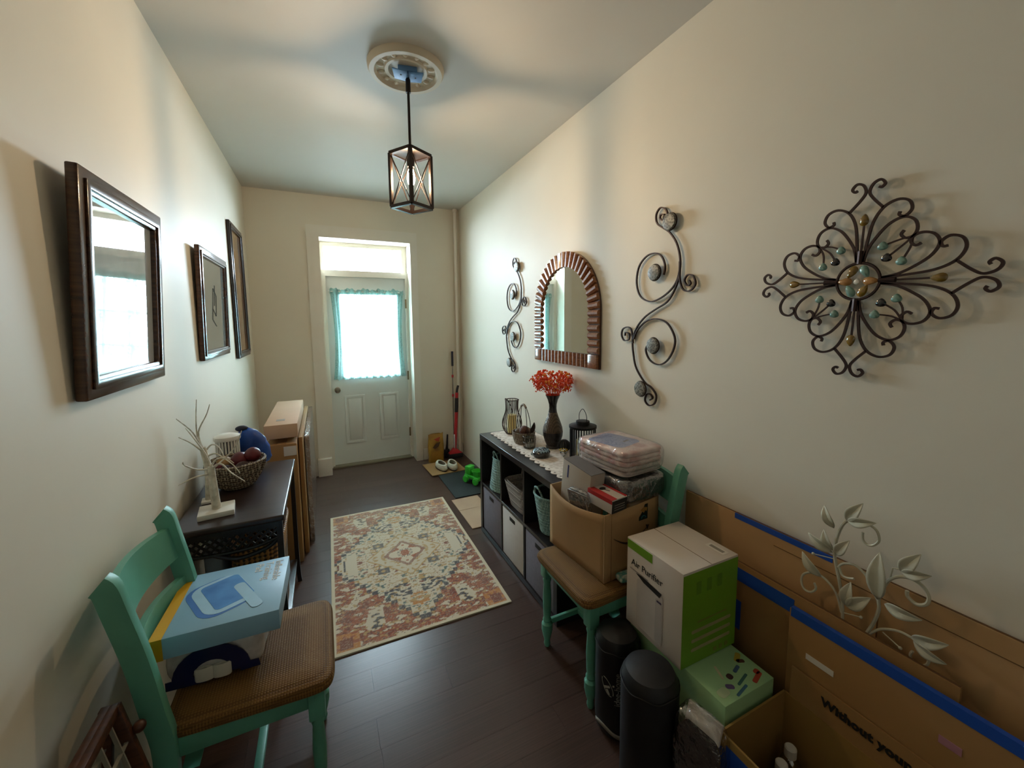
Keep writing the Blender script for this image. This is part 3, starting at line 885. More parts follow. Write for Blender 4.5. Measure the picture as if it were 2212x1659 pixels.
patch([(-0.118, 0.006), (-0.02, 0.004), (-0.05, 0.030), (-0.118, 0.032)], m_navy, 0.0028, 'printed_band')
patch([(0.065, 0.010), (0.118, 0.012), (0.115, 0.034), (0.07, 0.036)], m_navy, 0.0028, 'printed_band')
for cx in (-0.024, 0.020):
    rl = MB().lathe([(0.0, 0.0), (0.022, 0.0), (0.024, 0.004), (0.024, 0.036), (0.020, 0.040), (0.008, 0.039), (0.007, 0.03), (0.0, 0.03)], 18, sy=0.30, c=(cx, -0.132, 0.012)).build('printed_roll', M('roll_white', 'd8d4c6', 0.5, var=0.04), pk)

# ------------------------------------------------------------------ console table (left)
tb = thing('console_table', 'dark espresso console table with lattice sides by the left wall', 'table', (0, 0, 0))
X0, X1, Y0, Y1, ZT = XL + 0.022, -0.180, 1.858, 2.640, 0.75
m_tab = M('espresso_gloss', '33231f', 0.30, var=0.06, vscale=3, kind='wood', hex2='251916', coat=0.1)
MB().box(((X0 + X1) / 2, (Y0 + Y1) / 2, ZT - 0.0125), (X1 - X0, Y1 - Y0, 0.025)).build('table_top', m_tab, tb, bevel=0.007, seg=4)
for (x, sx) in ((X0 + 0.03, 0), (X1 - 0.02, 1)):
    for (y_, sy) in ((Y0 + 0.02, -1), (Y1 - 0.02, 1)):
        pth = spline([(x, y_, 0.725), (x, y_, 0.45), (x, y_, 0.2), (x + 0.003 * sx, y_, 0.06), (x + 0.008 * sx, y_, 0.0)], 5)
        MB().tube(pth, 0.012, 4, sq=(0.022, 0.022, (1, 0, 0))).build('leg', m_black, tb)
for y_ in (Y0 + 0.02, Y1 - 0.02):
    MB().box(((X0 + X1) / 2, y_, 0.712), (X1 - X0 - 0.03, 0.02, 0.025)).build('end_rail', m_black, tb)
    MB().tube(spline([(X0 + 0.03, y_, 0.636), (X0 + 0.12, y_, 0.628), ((X0 + X1) / 2, y_, 0.626), (X1 - 0.10, y_, 0.632), (X1 - 0.02, y_, 0.655)], 6), 0.008, 8).build('curved_rail', m_black, tb)
    for k in range(12):
        xa = X0 + 0.03 + k * (X1 - X0 - 0.05) / 11
        for s in (-1, 1):
            xb = xa + s * 0.065
            za, zb_ = 0.70, 0.635
            if xb < X0 + 0.03:
                f_ = (X0 + 0.03 - xa) / (xb - xa); xb = X0 + 0.03; zb_ = za + (zb_ - za) * f_
            if xb > X1 - 0.02:
                f_ = (X1 - 0.02 - xa) / (xb - xa); xb = X1 - 0.02; zb_ = za + (zb_ - za) * f_
            if abs(xb - xa) > 0.01:
                MB().bar((xa, y_ + 0.003 * s, za), (xb, y_ + 0.003 * s, zb_), 0.008, 0.006, (0, 1, 0)).build('lattice_strip', m_black, tb, smooth=False)
MB().tube(spline([(X0 + 0.13, Y0 + 0.02, 0.628), ((X0 + X1) / 2 + 0.02, Y0 + 0.02, 0.595), (X1 - 0.07, Y0 + 0.02, 0.615), (X1 - 0.02, Y0 + 0.02, 0.655)], 8), 0.009, 8).build('arched_brace', m_black, tb)
for x in (X0 + 0.03, X1 - 0.02):
    MB().box((x, (Y0 + Y1) / 2, 0.712), (0.02, Y1 - Y0 - 0.06, 0.025)).build('side_rail', m_black, tb)
MB().box(((X0 + X1) / 2 + 0.005, (Y0 + Y1) / 2, 0.14), (X1 - X0 - 0.05, Y1 - Y0 - 0.07, 0.018)).build('lower_shelf', m_tab, tb, bevel=0.003)

# under the table
hb = thing('wicker_hamper', 'tall brown wicker basket standing under the console table', 'basket', (-0.315, 2.20, 0.149))
m_wick = M('dark_wicker', 'a8763a', 0.6, kind='weave', vscale=16, hex2='33200f', bump=0.8)
MB().grid(lambda u, v: (math.copysign(abs(math.cos(2 * PI * u)) ** 0.5, math.cos(2 * PI * u)) * (0.095 + 0.010 * v) * (1 + 0.01 * math.sin(v * 120)), math.copysign(abs(math.sin(2 * PI * u)) ** 0.5, math.sin(2 * PI * u)) * (0.20 + 0.012 * v) * (1 + 0.006 * math.sin(v * 120)), v * 0.42), 40, 40, closed_u=True).build('basket_wall', m_wick, hb)
MB().box((0, 0, 0.006), (0.15, 0.33, 0.012)).build('basket_base', m_wick, hb)
MB().tube([(math.copysign(abs(math.cos(2 * PI * u / 40)) ** 0.5, math.cos(2 * PI * u / 40)) * 0.107, math.copysign(abs(math.sin(2 * PI * u / 40)) ** 0.5, math.sin(2 * PI * u / 40)) * 0.214, 0.422) for u in range(40)], 0.008, 8, closed=True).build('basket_rim', m_wick, hb)
gb = thing('storage_bin', 'pale grey upright plastic bin behind the wicker basket under the table', 'bin', (-0.475, 2.20, 0.149))
gb['label'] = 'pale grey slim plastic bin beside the wicker basket under the table'
MB().grid(lambda u, v: (math.copysign(abs(math.cos(2 * PI * u)) ** 0.35, math.cos(2 * PI * u)) * (0.036 + 0.006 * v), math.copysign(abs(math.sin(2 * PI * u)) ** 0.35, math.sin(2 * PI * u)) * (0.14 + 0.01 * v), v * 0.40), 32, 4, closed_u=True).build('bin_wall', M('grey_plastic', '9aa3ad', 0.4), gb, solid=0.003)
MB().box((0, 0, 0.404), (0.088, 0.31, 0.012)).build('bin_lid', MATS['grey_plastic'], gb, bevel=0.004)

# twig trees
m_twig = M('birch_white', 'ece6d6', 0.6, var=0.08, vscale=40, hex2='b9b29e')
def twig(name, label, loc, base, trunk, br):
    t = thing(name, label, 'ornament', loc)
    if base:
        MB().box((0, 0, base[2] / 2), base, rz=R(8)).build('base', m_white, t, bevel=0.003)
    MB().tube(spline(trunk, 6), [0.017 - 0.007 * k / (len(trunk) * 6) for k in range((len(trunk) - 1) * 6 + 1)], 10).build('trunk', m_twig, t)
    for pth in br:
        P = spline(pth, 5)
        MB().tube(P, [0.0038 * (1 - 0.8 * k / len(P)) + 0.0006 for k in range(len(P))], 6).build('branch', m_twig, t)
    return t
twig('twig_tree', 'white lighted twig tree on a square base at the table front', (-0.437, 2.005, ZT), (0.125, 0.115, 0.022),
     [(0.0, 0, 0.02), (-0.004, 0, 0.1), (-0.010, 0.01, 0.2)],
     [[(-0.01, 0.01, 0.19), (0.03, -0.02, 0.215), (0.07, -0.05, 0.18), (0.12, -0.08, 0.145)],
      [(-0.01, 0.01, 0.19), (-0.05, -0.01, 0.20), (-0.08, -0.05, 0.235), (-0.075, -0.09, 0.26)],
      [(-0.01, 0.01, 0.17), (-0.06, -0.03, 0.175), (-0.10, -0.07, 0.165)],
      [(-0.005, 0.0, 0.19), (0.05, 0.04, 0.235), (0.085, 0.03, 0.285), (0.10, 0.05, 0.33)],
      [(-0.01, 0.01, 0.2), (0.02, -0.03, 0.24), (0.06, -0.06, 0.245), (0.085, -0.07, 0.225)],
      [(-0.01, 0.01, 0.2), (-0.03, 0.02, 0.26), (-0.06, 0.01, 0.33), (-0.085, 0.02, 0.37)]])
twig('twig_tree', 'bare white branch ornament standing behind the twig tree', (-0.492, 2.155, ZT), (0.06, 0.06, 0.012),
     [(0.0, 0, 0.01), (0.004, 0, 0.15), (-0.010, 0.0, 0.25)],
     [[(-0.010, 0, 0.24), (-0.025, 0, 0.30), (-0.02, -0.02, 0.38), (-0.01, -0.03, 0.47)],
      [(-0.010, 0, 0.24), (-0.02, 0.0, 0.32), (0.02, -0.03, 0.40), (0.035, -0.03, 0.445)],
      [(-0.012, 0, 0.24), (-0.03, -0.04, 0.33), (-0.06, -0.12, 0.41)],
      [(-0.010, 0, 0.23), (-0.035, -0.06, 0.29), (-0.055, -0.13, 0.335)],
      [(-0.008, 0, 0.22), (0.02, 0.01, 0.255), (0.05, 0.0, 0.24), (0.075, -0.03, 0.19)],
      [(-0.004, 0, 0.20), (0.04, -0.02, 0.22), (0.10, -0.04, 0.17), (0.13, -0.06, 0.13)]])
# woven bowl with decorative balls
bw = thing('woven_bowl', 'round woven bowl of red and brown balls on the console table', 'bowl', (-0.412, 2.315, ZT))
m_bowl = M('bowl_weave', 'b5a68c', 0.7, kind='weave', vscale=26, hex2='5d4a3c', bump=0.9)
pr = [(0.0, 0.0), (0.065, 0.0), (0.075, 0.008), (0.098, 0.05), (0.115, 0.09), (0.125, 0.125), (0.119, 0.125), (0.108, 0.09), (0.09, 0.05), (0.066, 0.016), (0.0, 0.014)]
MB().lathe(pr, 40, cap=False).build('bowl_body', m_bowl, bw)
MB().tube([(0.122 * math.cos(2 * PI * k / 40), 0.122 * math.sin(2 * PI * k / 40), 0.126) for k in range(40)], 0.006, 8, closed=True).build('bowl_rim', m_bowl, bw)
for k in range(22):
    a0 = 2 * PI * k / 22
    MB().tube(spline([(r_ * math.cos(a0), r_ * math.sin(a0), z_) for r_, z_ in ((0.078, 0.012), (0.100, 0.05), (0.118, 0.09), (0.127, 0.122))], 3), 0.0035, 5).build('bowl_rib', m_bowl, bw)
m_red = M('red_ball', '6e1c24', 0.4, var=0.2, vscale=14, bump=0.4, bscale=40)
m_brn = M('brown_ball', '3f211b', 0.6, var=0.15, vscale=20, bump=0.8, bscale=50)
m_tanb = M('tan_ball', 'b98f5a', 0.6, var=0.12, vscale=20, bump=0.6, bscale=50)
for (px, py, pz, r_, mt, lb) in ((0.012, 0.028, 0.118, 0.040, m_red, 'dark red ball at the middle of the woven bowl'), (0.068, 0.022, 0.140, 0.036, m_red, 'dark red ball highest on the door side of the woven bowl'),
                        (0.035, -0.045, 0.092, 0.038, m_brn, 'brown ball at the front of the woven bowl'), (-0.032, -0.040, 0.085, 0.035, m_brn, 'brown ball beside the tan ball in the woven bowl'),
                        (-0.055, 0.035, 0.110, 0.034, m_tanb, 'tan ball nearest the wall in the woven bowl'), (-0.07, -0.028, 0.082 + 0.03, 0.020, m_red, 'small red ball by the trunk side of the woven bowl')):
    o = MB().ball((0, 0, 0), r_, 16, 10).build('decorative_ball', mt, loc=(-0.412 + px, 2.315 + py, ZT + pz))
    tag(o, lb, 'ball', 'balls in the woven bowl')
# white slotted lantern
wl = thing('slotted_lantern', 'white slotted round lantern behind the woven bowl', 'lantern', (-0.475, 2.497, ZT))
MB().lathe([(0.0, 0.0), (0.056, 0.0), (0.056, 0.012), (0.0, 0.012)], 28, cap=False).build('lantern_base', m_white, wl)
for k in range(24):
    a = 2 * PI * k / 24
    MB().box((0.050 * math.cos(a), 0.050 * math.sin(a), 0.105), (0.006, 0.008, 0.19), rz=a).build('slat', m_white, wl, smooth=False)
MB().lathe([(0.0, 0.192), (0.058, 0.192), (0.060, 0.20), (0.058, 0.212), (0.030, 0.222), (0.0, 0.222)], 28, cap=False).build('lantern_lid', m_white, wl)
MB().lathe([(0.03, 0.0), (0.03, 0.18)], 16, (0, 0, 0.012)).build('inner_core', M('lantern_core', '5a5a6a', 0.6), wl)
# blue bag
bb = thing('blue_bag', 'bright blue knotted plastic bag at the far end of the console table', 'bag', (-0.365, 2.588, ZT))
m_bb = M('blue_plastic', '1f4fa8', 0.35, var=0.12, vscale=10, bump=0.7, bscale=18)
def bagf(u, v):
    a = 2 * PI * u
    r0 = [0.0, 0.066, 0.078, 0.082, 0.081, 0.079, 0.076, 0.071, 0.062, 0.044, 0.0][round(v * 10)]
    p = Vector((r0 * math.cos(a) * 1.0 - 0.035 * v ** 1.6, r0 * math.sin(a) * 0.60, 0.228 * v))
    q = noise.noise_vector(p * 24) * 0.014; q.z *= 0.2
    p += q; p.z = max(0, p.z)
    return p
MB().grid(bagf, 32, 10, closed_u=True).build('bag_body', m_bb, bb)
MB().ball((-0.058, 0.0, 0.222), 0.024, 10, 7, (1.3, 0.8, 0.7)).build('bag_knot', M('navy_knot', '1b2238', 0.6), bb)

# ------------------------------------------------------------------ cartons beyond the table
fa = thing('tall_carton', 'tall brown carton standing on the floor past the console table', 'box', (-0.262, 3.40, 0.0))
MB().box((0, 0, 0.395), (0.165, 1.14, 0.79)).build('carton_body', m_card2, fa, bevel=0.003)
MB().box((0.045, -0.571, 0.745), (0.07, 0.002, 0.06)).build('shipping_label', m_paper, fa, smooth=False)
MB().box((0.0, 0.0, 0.7905), (0.05, 1.13, 0.001)).build('packing_tape', M('tan_tape', 'b08a5e', 0.3), fa, smooth=False)
fb = thing('flat_carton', 'flat light brown carton lying on top of the tall carton', 'box', (-0.262, 3.29, 0.824))
MB().box((0, 0, 0.045), (0.185, 0.88, 0.088)).build('carton_body', m_card3, fb, bevel=0.003)
MB().box((-0.01, -0.30, 0.0895), (0.05, 0.05, 0.001)).build('shipping_label', M('grey_label', '8f8678', 0.7), fb, smooth=False)
for yy in (-0.25, 0.3):
    MB().box((0, yy, -0.016), (0.15, 0.10, 0.033)).build('foam_spacer', M('dark_foam', '2a1a12', 0.9), fb, smooth=False)
for i, (xc, th, ya, yb, hh, lb) in enumerate(((-0.162, 0.024, 2.93, 4.05, 0.80, 'brown flat carton on edge, right beside the tall carton'), (-0.130, 0.024, 3.08, 4.18, 0.76, 'plastic wrapped flat carton on edge, outermost toward the door'))):
    fs_ = thing('panel_carton', lb, 'box', (xc, (ya + yb) / 2, 0), group='flat cartons on edge')
    MB().box((0, 0, hh / 2), (th, yb - ya, hh)).build('carton_body', m_card2 if i == 0 else m_card3, fs_, bevel=0.002)
    if i == 1:
        MB().box((0, 0, hh / 2 + 0.003), (th + 0.006, yb - ya + 0.01, hh + 0.006)).build('clear_wrap', m_wrapg, fs_)

# ------------------------------------------------------------------ folding gate bottom left
gt = thing('folding_gate', 'brown wooden folding gate with pale wire mesh beside the left chair', 'gate', (-0.499, 0.86, 0))
m_gate = M('red_brown_wood', '5c351f', 0.4, var=0.1, vscale=6, kind='wood', hex2='3a1e10')
m_wire = M('pale_wire', 'a8a596', 0.5, 0.3)
for (xt, xb_, nm) in ((0.006, 0.135, 1), (-0.006, -0.062, 2)):
    A, B_ = Vector((xt, 0, 0.64)), Vector((xb_, 0, 0.0))
    for yy in (-0.335, 0.335):
        MB().bar(A + Vector((0, yy, 0)), B_ + Vector((0, yy, 0)), 0.026, 0.018, (0, 1, 0)).build('gate_post', m_gate, gt, bevel=0.003)
    for f_ in (0.015, 0.93):
        q = A.lerp(B_, f_)
        MB().bar(q + Vector((0, -0.34, 0)), q + Vector((0, 0.34, 0)), 0.026, 0.018, (1, 0, 0)).build('gate_rail', m_gate, gt, bevel=0.003)
    for k in range(13):
        yy = -0.30 + k * 0.05
        MB().bar(A.lerp(B_, 0.03) + Vector((0, yy, 0)), A.lerp(B_, 0.92) + Vector((0, yy, 0)), 0.008, 0.004, (0, 1, 0)).build('mesh_strip', m_wire, gt, smooth=False)
    for k in range(6):
        q = A.lerp(B_, 0.15 + k * 0.13)
        MB().bar(q + Vector((0, -0.33, 0)), q + Vector((0, 0.33, 0)), 0.004, 0.008, (1, 0, 0)).build('mesh_strip', m_wire, gt, smooth=False)
MB().ball((0.045, 0.345, 0.56), 0.014, 10, 8).build('latch_knob', m_gate, gt)

# ------------------------------------------------------------------ cube shelf
cs = thing('cube_shelf', 'low black six-cube shelf along the right wall', 'shelf', (0, 0, 0))
SX0, SX1, SY0, SY1, SZH = 1.0, 1.385, 1.622, 2.690, 0.735
def pan(name, c, s):
    return MB().box(c, s).build(name, m_shelf, cs, bevel=0.0015, seg=1)
xm, dx = (SX0 + SX1) / 2, SX1 - SX0
pan('top_panel', (xm, (SY0 + SY1) / 2, SZH - 0.018), (dx, SY1 - SY0, 0.036))
pan('bottom_panel', (xm, (SY0 + SY1) / 2, 0.022), (dx, SY1 - SY0 - 0.07, 0.036))
pan('side_panel', (xm, SY0 + 0.018, (SZH - 0.036) / 2), (dx, 0.036, SZH - 0.036))
pan('side_panel', (xm, SY1 - 0.018, (SZH - 0.036) / 2), (dx, 0.036, SZH - 0.036))
D1, D2 = 2.318, 1.992
for z0, z1 in ((0.04, 0.364), (0.382, 0.699)):
    for yd in (D1, D2):
        pan('divider', (xm, yd, (z0 + z1) / 2), (dx - 0.004, 0.018, z1 - z0))
pan('middle_shelf', (xm, (SY0 + SY1) / 2, 0.373), (dx - 0.004, SY1 - SY0 - 0.072, 0.018))
MB().box((SX1 + 0.003, (SY0 + SY1) / 2, SZH / 2), (0.005, SY1 - SY0, SZH - 0.02)).build('back_panel', m_shelf, cs, smooth=False)
cells = [((D1 + 0.009, SY1 - 0.036)), ((D2 + 0.009, D1 - 0.009)), ((SY0 + 0.036, D2 - 0.009))]
m_gbin = M('grey_fabric', '7f7a86', 0.85, var=0.04, vscale=60)
m_wbin = M('white_fabric', 'e2ddd8', 0.85, kind='weave', vscale=36, hex2='cbc5bf', bump=0.3)
for (ya, yb), mt, lb in zip(cells, (m_gbin, m_wbin, MATS['grey_fabric']), ('grey fabric bin in the lower cube nearest the door', 'white textured fabric bin in the lower middle cube', 'grey fabric bin in the lower cube behind the chair')):
    t = thing('fabric_bin', lb, 'bin', (0, 0, 0), group='fabric bins in the cube shelf')
    yc, w_ = (ya + yb) / 2, yb - ya - 0.012
    bz = MB()
    x0_, x1_ = SX0 + 0.006, SX1 - 0.03
    bz.box((x0_ + 0.004, yc, 0.198), (0.008, w_, 0.312)); 
    bz.build('bin_front', mt, t, bevel=0.003)
    for s in (-1, 1):
        MB().box(((x0_ + x1_) / 2 + 0.004, yc + s * (w_ / 2 - 0.004), 0.198), (x1_ - x0_ - 0.008, 0.006, 0.312)).build('bin_side', mt, t, smooth=False)
    MB().box((x1_, yc, 0.198), (0.006, w_ - 0.012, 0.312)).build('bin_back', mt, t, smooth=False)
    MB().box(((x0_ + x1_) / 2, yc, 0.046), (x1_ - x0_ - 0.01, w_ - 0.014, 0.006)).build('bin_bottom', mt, t, smooth=False)
    MB().box((x0_ - 0.0005, yc, 0.318), (0.002, 0.075, 0.024)).build('handle_slot', m_ink, t, bevel=0.0008)
m_teal = M('teal_weave', 'a9cbc8', 0.8, kind='weave', vscale=34, hex2='7fa6a3', bump=0.9)
m_greyw = M('grey_weave', 'c2bab4', 0.8, kind='weave', vscale=30, hex2='978f89', bump=0.9)
m_dkin = M('basket_lining', '2b3b3c', 0.9)
def round_basket(label, loc, flip=False):
    t = thing('woven_basket', label, 'basket', loc, group='teal baskets')
    rows = 13
    pr_ = []
    for k in range(rows * 4 + 1):
        v = k / (rows * 4)
        r_ = 0.132 - 0.026 * v if not flip else 0.082 + 0.034 * v
        pr_.append((r_ + 0.0030 * abs(math.sin(v * rows * PI)), v * 0.215))
    MB().lathe([(0.0, 0.0)] + pr_, 36, cap=False).build('basket_wall', m_teal, t)
    rt = pr_[-1][0]
    MB().tube([(rt * math.cos(2 * PI * k / 36), rt * math.sin(2 * PI * k / 36), 0.217) for k in range(36)], 0.006, 8, closed=True).build('basket_rim', m_teal, t)
    MB().lathe([(0.0, 0.006), (pr_[0][0] - 0.008, 0.010), (rt - 0.008, 0.212)], 30, cap=False).build('lining', m_dkin, t)
    for s in (-1, 1):
        MB().tube(spline([(s * rt * 0.95 * math.cos(0.4), rt * 0.95 * math.sin(0.4) , 0.215), (s * rt, 0.02, 0.262), (s * rt, -0.02, 0.262), (s * rt * 0.95 * math.cos(0.4), -rt * 0.95 * math.sin(0.4), 0.215)], 6), 0.005, 6).build('handle', m_teal, t)
    return t
round_basket('teal woven basket in the upper cube nearest the door', (1.140, 2.495, 0.383))
round_basket('teal woven basket in the upper cube beside the carton', (1.125, 1.845, 0.383), True)
sb = thing('woven_basket', 'grey rectangular woven basket with hoop handle in the middle cube', 'basket', (1.145, 2.157, 0.383))
def sqb(u, v, k=1.0):
    a = 2 * PI * u
    e = 0.30
    return (math.copysign(abs(math.cos(a)) ** e, math.cos(a)) * (0.110 + 0.030 * v) * k, math.copysign(abs(math.sin(a)) ** e, math.sin(a)) * (0.105 + 0.038 * v) * k * (1 + 0.0), v * 0.16)
MB().grid(lambda u, v: tuple(c * (1 + (0.012 * abs(math.sin(v * 9 * PI)) if i < 2 else 0)) for i, c in enumerate(sqb(u, v))), 48, 36, closed_u=True).build('basket_wall', m_greyw, sb)
MB().grid(lambda u, v: (lambda p: (p[0], p[1], p[2] + 0.006))(sqb(u, v, 0.94)), 40, 4, closed_u=True).build('lining', m_greyw, sb)
MB().box((0, 0, 0.004), (0.2, 0.19, 0.008)).build('basket_base', m_greyw, sb)
MB().tube(spline([(0, -0.136, 0.155), (0, -0.12, 0.21), (0, -0.05, 0.245), (0, 0.05, 0.245), (0, 0.12, 0.21), (0, 0.136, 0.155)], 6), 0.006, 8).build('handle', m_greyw, sb)
o = MB().ball((0, 0, 0), 0.055, 16, 10, (1, 1, 0.8)).build('green_ball', M('lime_plush', '7c8f1e', 0.8, var=0.15, vscale=20), loc=(1.155, 2.135, 0.383 + 0.10))
tag(o, 'lime green ball inside the grey rectangular basket', 'ball')
o = MB().ball((0, 0, 0), 0.045, 16, 10, (1, 1, 0.9)).build('brown_shoe_tip', m_ink, loc=(0.99, 2.74, 0.03))
bpy.data.objects.remove(o)

# ------------------------------------------------------------------ runner and things on the shelf
S = SZH
rn = []
n_sc = 17
for k in range(n_sc):
    y0_ = 2.665 - k * 0.0605
    for j in range(6):
        a = PI * j / 6
        rn.append((1.085 - 0.020 * math.sin(a), y0_ - 0.0605 * j / 6))
ye = rn[-1][1] - 0.01
rn += [(1.375, ye), (1.375, 2.665)]
lr = thing('lace_runner', 'cream scalloped lace runner along the shelf top', 'runner', (0, 0, S + 0.0008))
MB().prism(rn, 0, 0.0025).build('runner_cloth', M('cream_lace', 'ebe2d8', 0.9, kind='spots', vscale=45, hex2='d3c7ba', bump=0.2), lr, smooth=False)
for k in range(16):
    MB().lathe([(0.006, 0.0), (0.006, 0.0006)], 8, (1.088, 2.635 - k * 0.0605, 0.0025)).build('eyelet', M('eyelet_dark', '8f8478', 0.9), lr, smooth=False)
SR = S + 0.0036

def wire_lantern():
    t = thing('wire_lantern', 'bronze wire vase-shaped candle lantern at the door end of shelf', 'lantern', (1.212, 2.585, SR))
    m_w = M('bronze_wire', '4a3730', 0.4, 0.7)
    prof = [(0.044, 0.004), (0.062, 0.03), (0.071, 0.065), (0.068, 0.10), (0.056, 0.135), (0.047, 0.165), (0.045, 0.20), (0.047, 0.245)]
    first = None
    for k in range(24):
        a = 2 * PI * k / 24
        if first is None:
            first = MB().tube(spline([(r_, 0, z_) for r_, z_ in prof], 4), 0.0020, 5).build('wire', m_w, t)
        else:
            q = first.copy(); COL.objects.link(q); q.parent = t; q.rotation_euler = (0, 0, a)
    for r_, z_ in ((0.0445, 0.004), (0.0475, 0.245)):
        MB().tube([(r_ * math.cos(2 * PI * k / 30), r_ * math.sin(2 * PI * k / 30), z_) for k in range(30)], 0.003, 6, closed=True).build('ring', m_w, t)
    MB().lathe([(0.0, 0.001), (0.045, 0.001), (0.045, 0.005), (0.0, 0.005)], 24, cap=False).build('floor_plate', m_w, t)
    MB().tube(spline([(-0.02, 0.049, 0.245), (0.01, 0.054, 0.20), (0.03, 0.062, 0.14), (0.0, 0.080, 0.10), (-0.03, 0.06, 0.14), (-0.06, 0.0, 0.245)][:4], 6), 0.0026, 6).build('bail_handle', m_w, t)
    for s in (-1, 1):
        MB().ball((s * 0.034, -s * 0.034 * 1.0, 0.247), 0.006, 8, 6).build('bail_knob', m_w, t)
    c = thing('pillar_candle', 'yellow pillar candle inside the vase-shaped wire lantern', 'candle', (1.212, 2.585, SR + 0.006))
    MB().lathe([(0.0, 0.0), (0.033, 0.0), (0.033, 0.128), (0.028, 0.131), (0.0, 0.126)], 22, cap=False).build('wax', M('yellow_wax', 'e4d08c', 0.45, var=0.03, sheen=0.1), c)
    MB().tube([(0, 0, 0.124), (0.001, 0, 0.138)], 0.0012, 5).build('wick', m_ink, c)
wire_lantern()

hbk = thing('handled_basket', 'grey burlap basket with tall wire handle and wooden grip on the shelf', 'basket', (1.185, 2.345, SR))
m_burl = M('burlap', 'a39683', 0.9, kind='weave', vscale=40, hex2='6a5e50', bump=0.6)
MB().lathe([(0.0, 0.0), (0.060, 0.0), (0.066, 0.01), (0.076, 0.05), (0.078, 0.078), (0.072, 0.078), (0.066, 0.04), (0.058, 0.012), (0.0, 0.012)], 30, cap=False).build('basket_body', m_burl, hbk)
for dxh in (-0.012, 0.012):
    MB().tube(spline([(dxh, -0.076, 0.075), (dxh, -0.066, 0.16), (dxh * 0.3, -0.035, 0.235), (0, 0, 0.255), (dxh * 0.3, 0.035, 0.235), (dxh, 0.066, 0.16), (dxh, 0.076, 0.075)], 6), 0.0022, 6).build('handle_wire', m_iron, hbk)
MB().tube(spline([(0, -0.034, 0.240), (0, 0, 0.256), (0, 0.034, 0.240)], 6), 0.0075, 8).build('grip', M('grip_wood', '8a7a68', 0.6), hbk)
for (a, b, z_, r_, mt, lb) in ((-0.012, -0.03, 0.088, 0.033, M('rattan_ball', '7a4a34', 0.6, kind='weave', vscale=60, hex2='4c2a1e', bump=0.6), 'reddish brown rattan ball at the top of the burlap basket'),
                           (0.03, 0.02, 0.066, 0.032, M('tan_pod', '8f7d66', 0.8, var=0.1, vscale=30), 'tan dried pod in the burlap basket'), (-0.022, 0.034, 0.062, 0.028, M('grey_pod', '75695c', 0.8, var=0.1, vscale=30), 'grey dried pod in the burlap basket')):
    tag(MB().ball((0, 0, 0), r_, 14, 10).build('potpourri_ball', mt, loc=(1.185 + a, 2.345 + b, SR + z_)), lb, 'ball', 'balls in the burlap basket')
lf = thing('dried_leaf', 'dark pointed dried leaf sticking up from the burlap basket', 'leaf', (1.215, 2.290, SR + 0.06))
MB().grid(lambda u, v: ((u - 0.5) * 0.034 * math.sin(PI * min(v * 0.9 + 0.05, 1)) + 0.012 * v, -0.016 * v + 0.006 * math.sin(u * PI), v * 0.085), 6, 8).build('leaf_blade', M('leaf_dark', '4a3a32', 0.8, var=0.1), lf, solid=0.0015)
wc = thing('wire_cup', 'small wire basket holding a clear glass in front of the vase', 'basket', (1.165, 2.225, SR))
m_w2 = M('wire_grey', '6f6a60', 0.4, 0.7)
for k in range(16):
    a = 2 * PI * k / 16
    MB().tube([(0.036 * math.cos(a), 0.036 * math.sin(a), 0.002), (0.042 * math.cos(a), 0.042 * math.sin(a), 0.075)], 0.0013, 5).build('wire', m_w2, wc)
for r_, z_ in ((0.036, 0.003), (0.039, 0.038), (0.042, 0.075)):
    MB().tube([(r_ * math.cos(2 * PI * k / 26), r_ * math.sin(2 * PI * k / 26), z_) for k in range(26)], 0.0016, 5, closed=True).build('ring', m_w2, wc)
MB().lathe([(0.0, 0.0015), (0.035, 0.0015), (0.035, 0.003), (0.0, 0.003)], 22, cap=False).build('floor_plate', m_w2, wc)
gl = thing('glass_votive', 'clear glass votive inside the small wire basket', 'glass', (1.165, 2.225, SR + 0.0035))
MB().lathe([(0.0, 0.0), (0.028, 0.0), (0.032, 0.062), (0.030, 0.062), (0.026, 0.004), (0.0, 0.004)], 24, cap=False).build('glass_wall', M_film('clear_glass', 'eef4f0', clear=0.86, rough=0.03, bump=0), gl)

vs_ = thing('woven_vase', 'tall dark bronze woven vase with narrow neck on the shelf', 'vase', (1.302, 2.165, SR))
m_vd = M('vase_dark', '2a1f1a', 0.3, kind='weave', vscale=40, hex2='15100d', bump=0.5, coat=0.3)
m_vb = M('vase_bronze', '6b543a', 0.35, 0.2, kind='weave', vscale=40, hex2='3a2a1c', bump=0.6, coat=0.3)
m_vn = M('vase_neck', '1c1615', 0.25, coat=0.5)
MB().lathe([(0.0, 0.0), (0.042, 0.0), (0.046, 0.008), (0.040, 0.016), (0.052, 0.045), (0.062, 0.08), (0.064, 0.105)], 32, cap=False).build('vase_foot', m_vd, vs_)
MB().lathe([(0.064, 0.105), (0.060, 0.135), (0.048, 0.17), (0.036, 0.20), (0.027, 0.23)], 32, cap=False).build('vase_belly', m_vb, vs_)
MB().lathe([(0.027, 0.23), (0.024, 0.255), (0.025, 0.28), (0.033, 0.31), (0.047, 0.340), (0.045, 0.341), (0.029, 0.312), (0.021, 0.27)], 32, cap=False).build('vase_neck', m_vn, vs_)
fl_ = thing('flower_bouquet', 'bright orange dried flower bouquet standing in the woven vase', 'flowers', (1.302, 2.165, SR + 0.31))
m_or = M('orange_bud', 'f25a1e', 0.6, var=0.12, vscale=25, hex2='d83a14')
m_or2 = M('amber_bud', 'f8962a', 0.6, var=0.1, vscale=25)
buds = [MB(), MB()]; stems = MB()
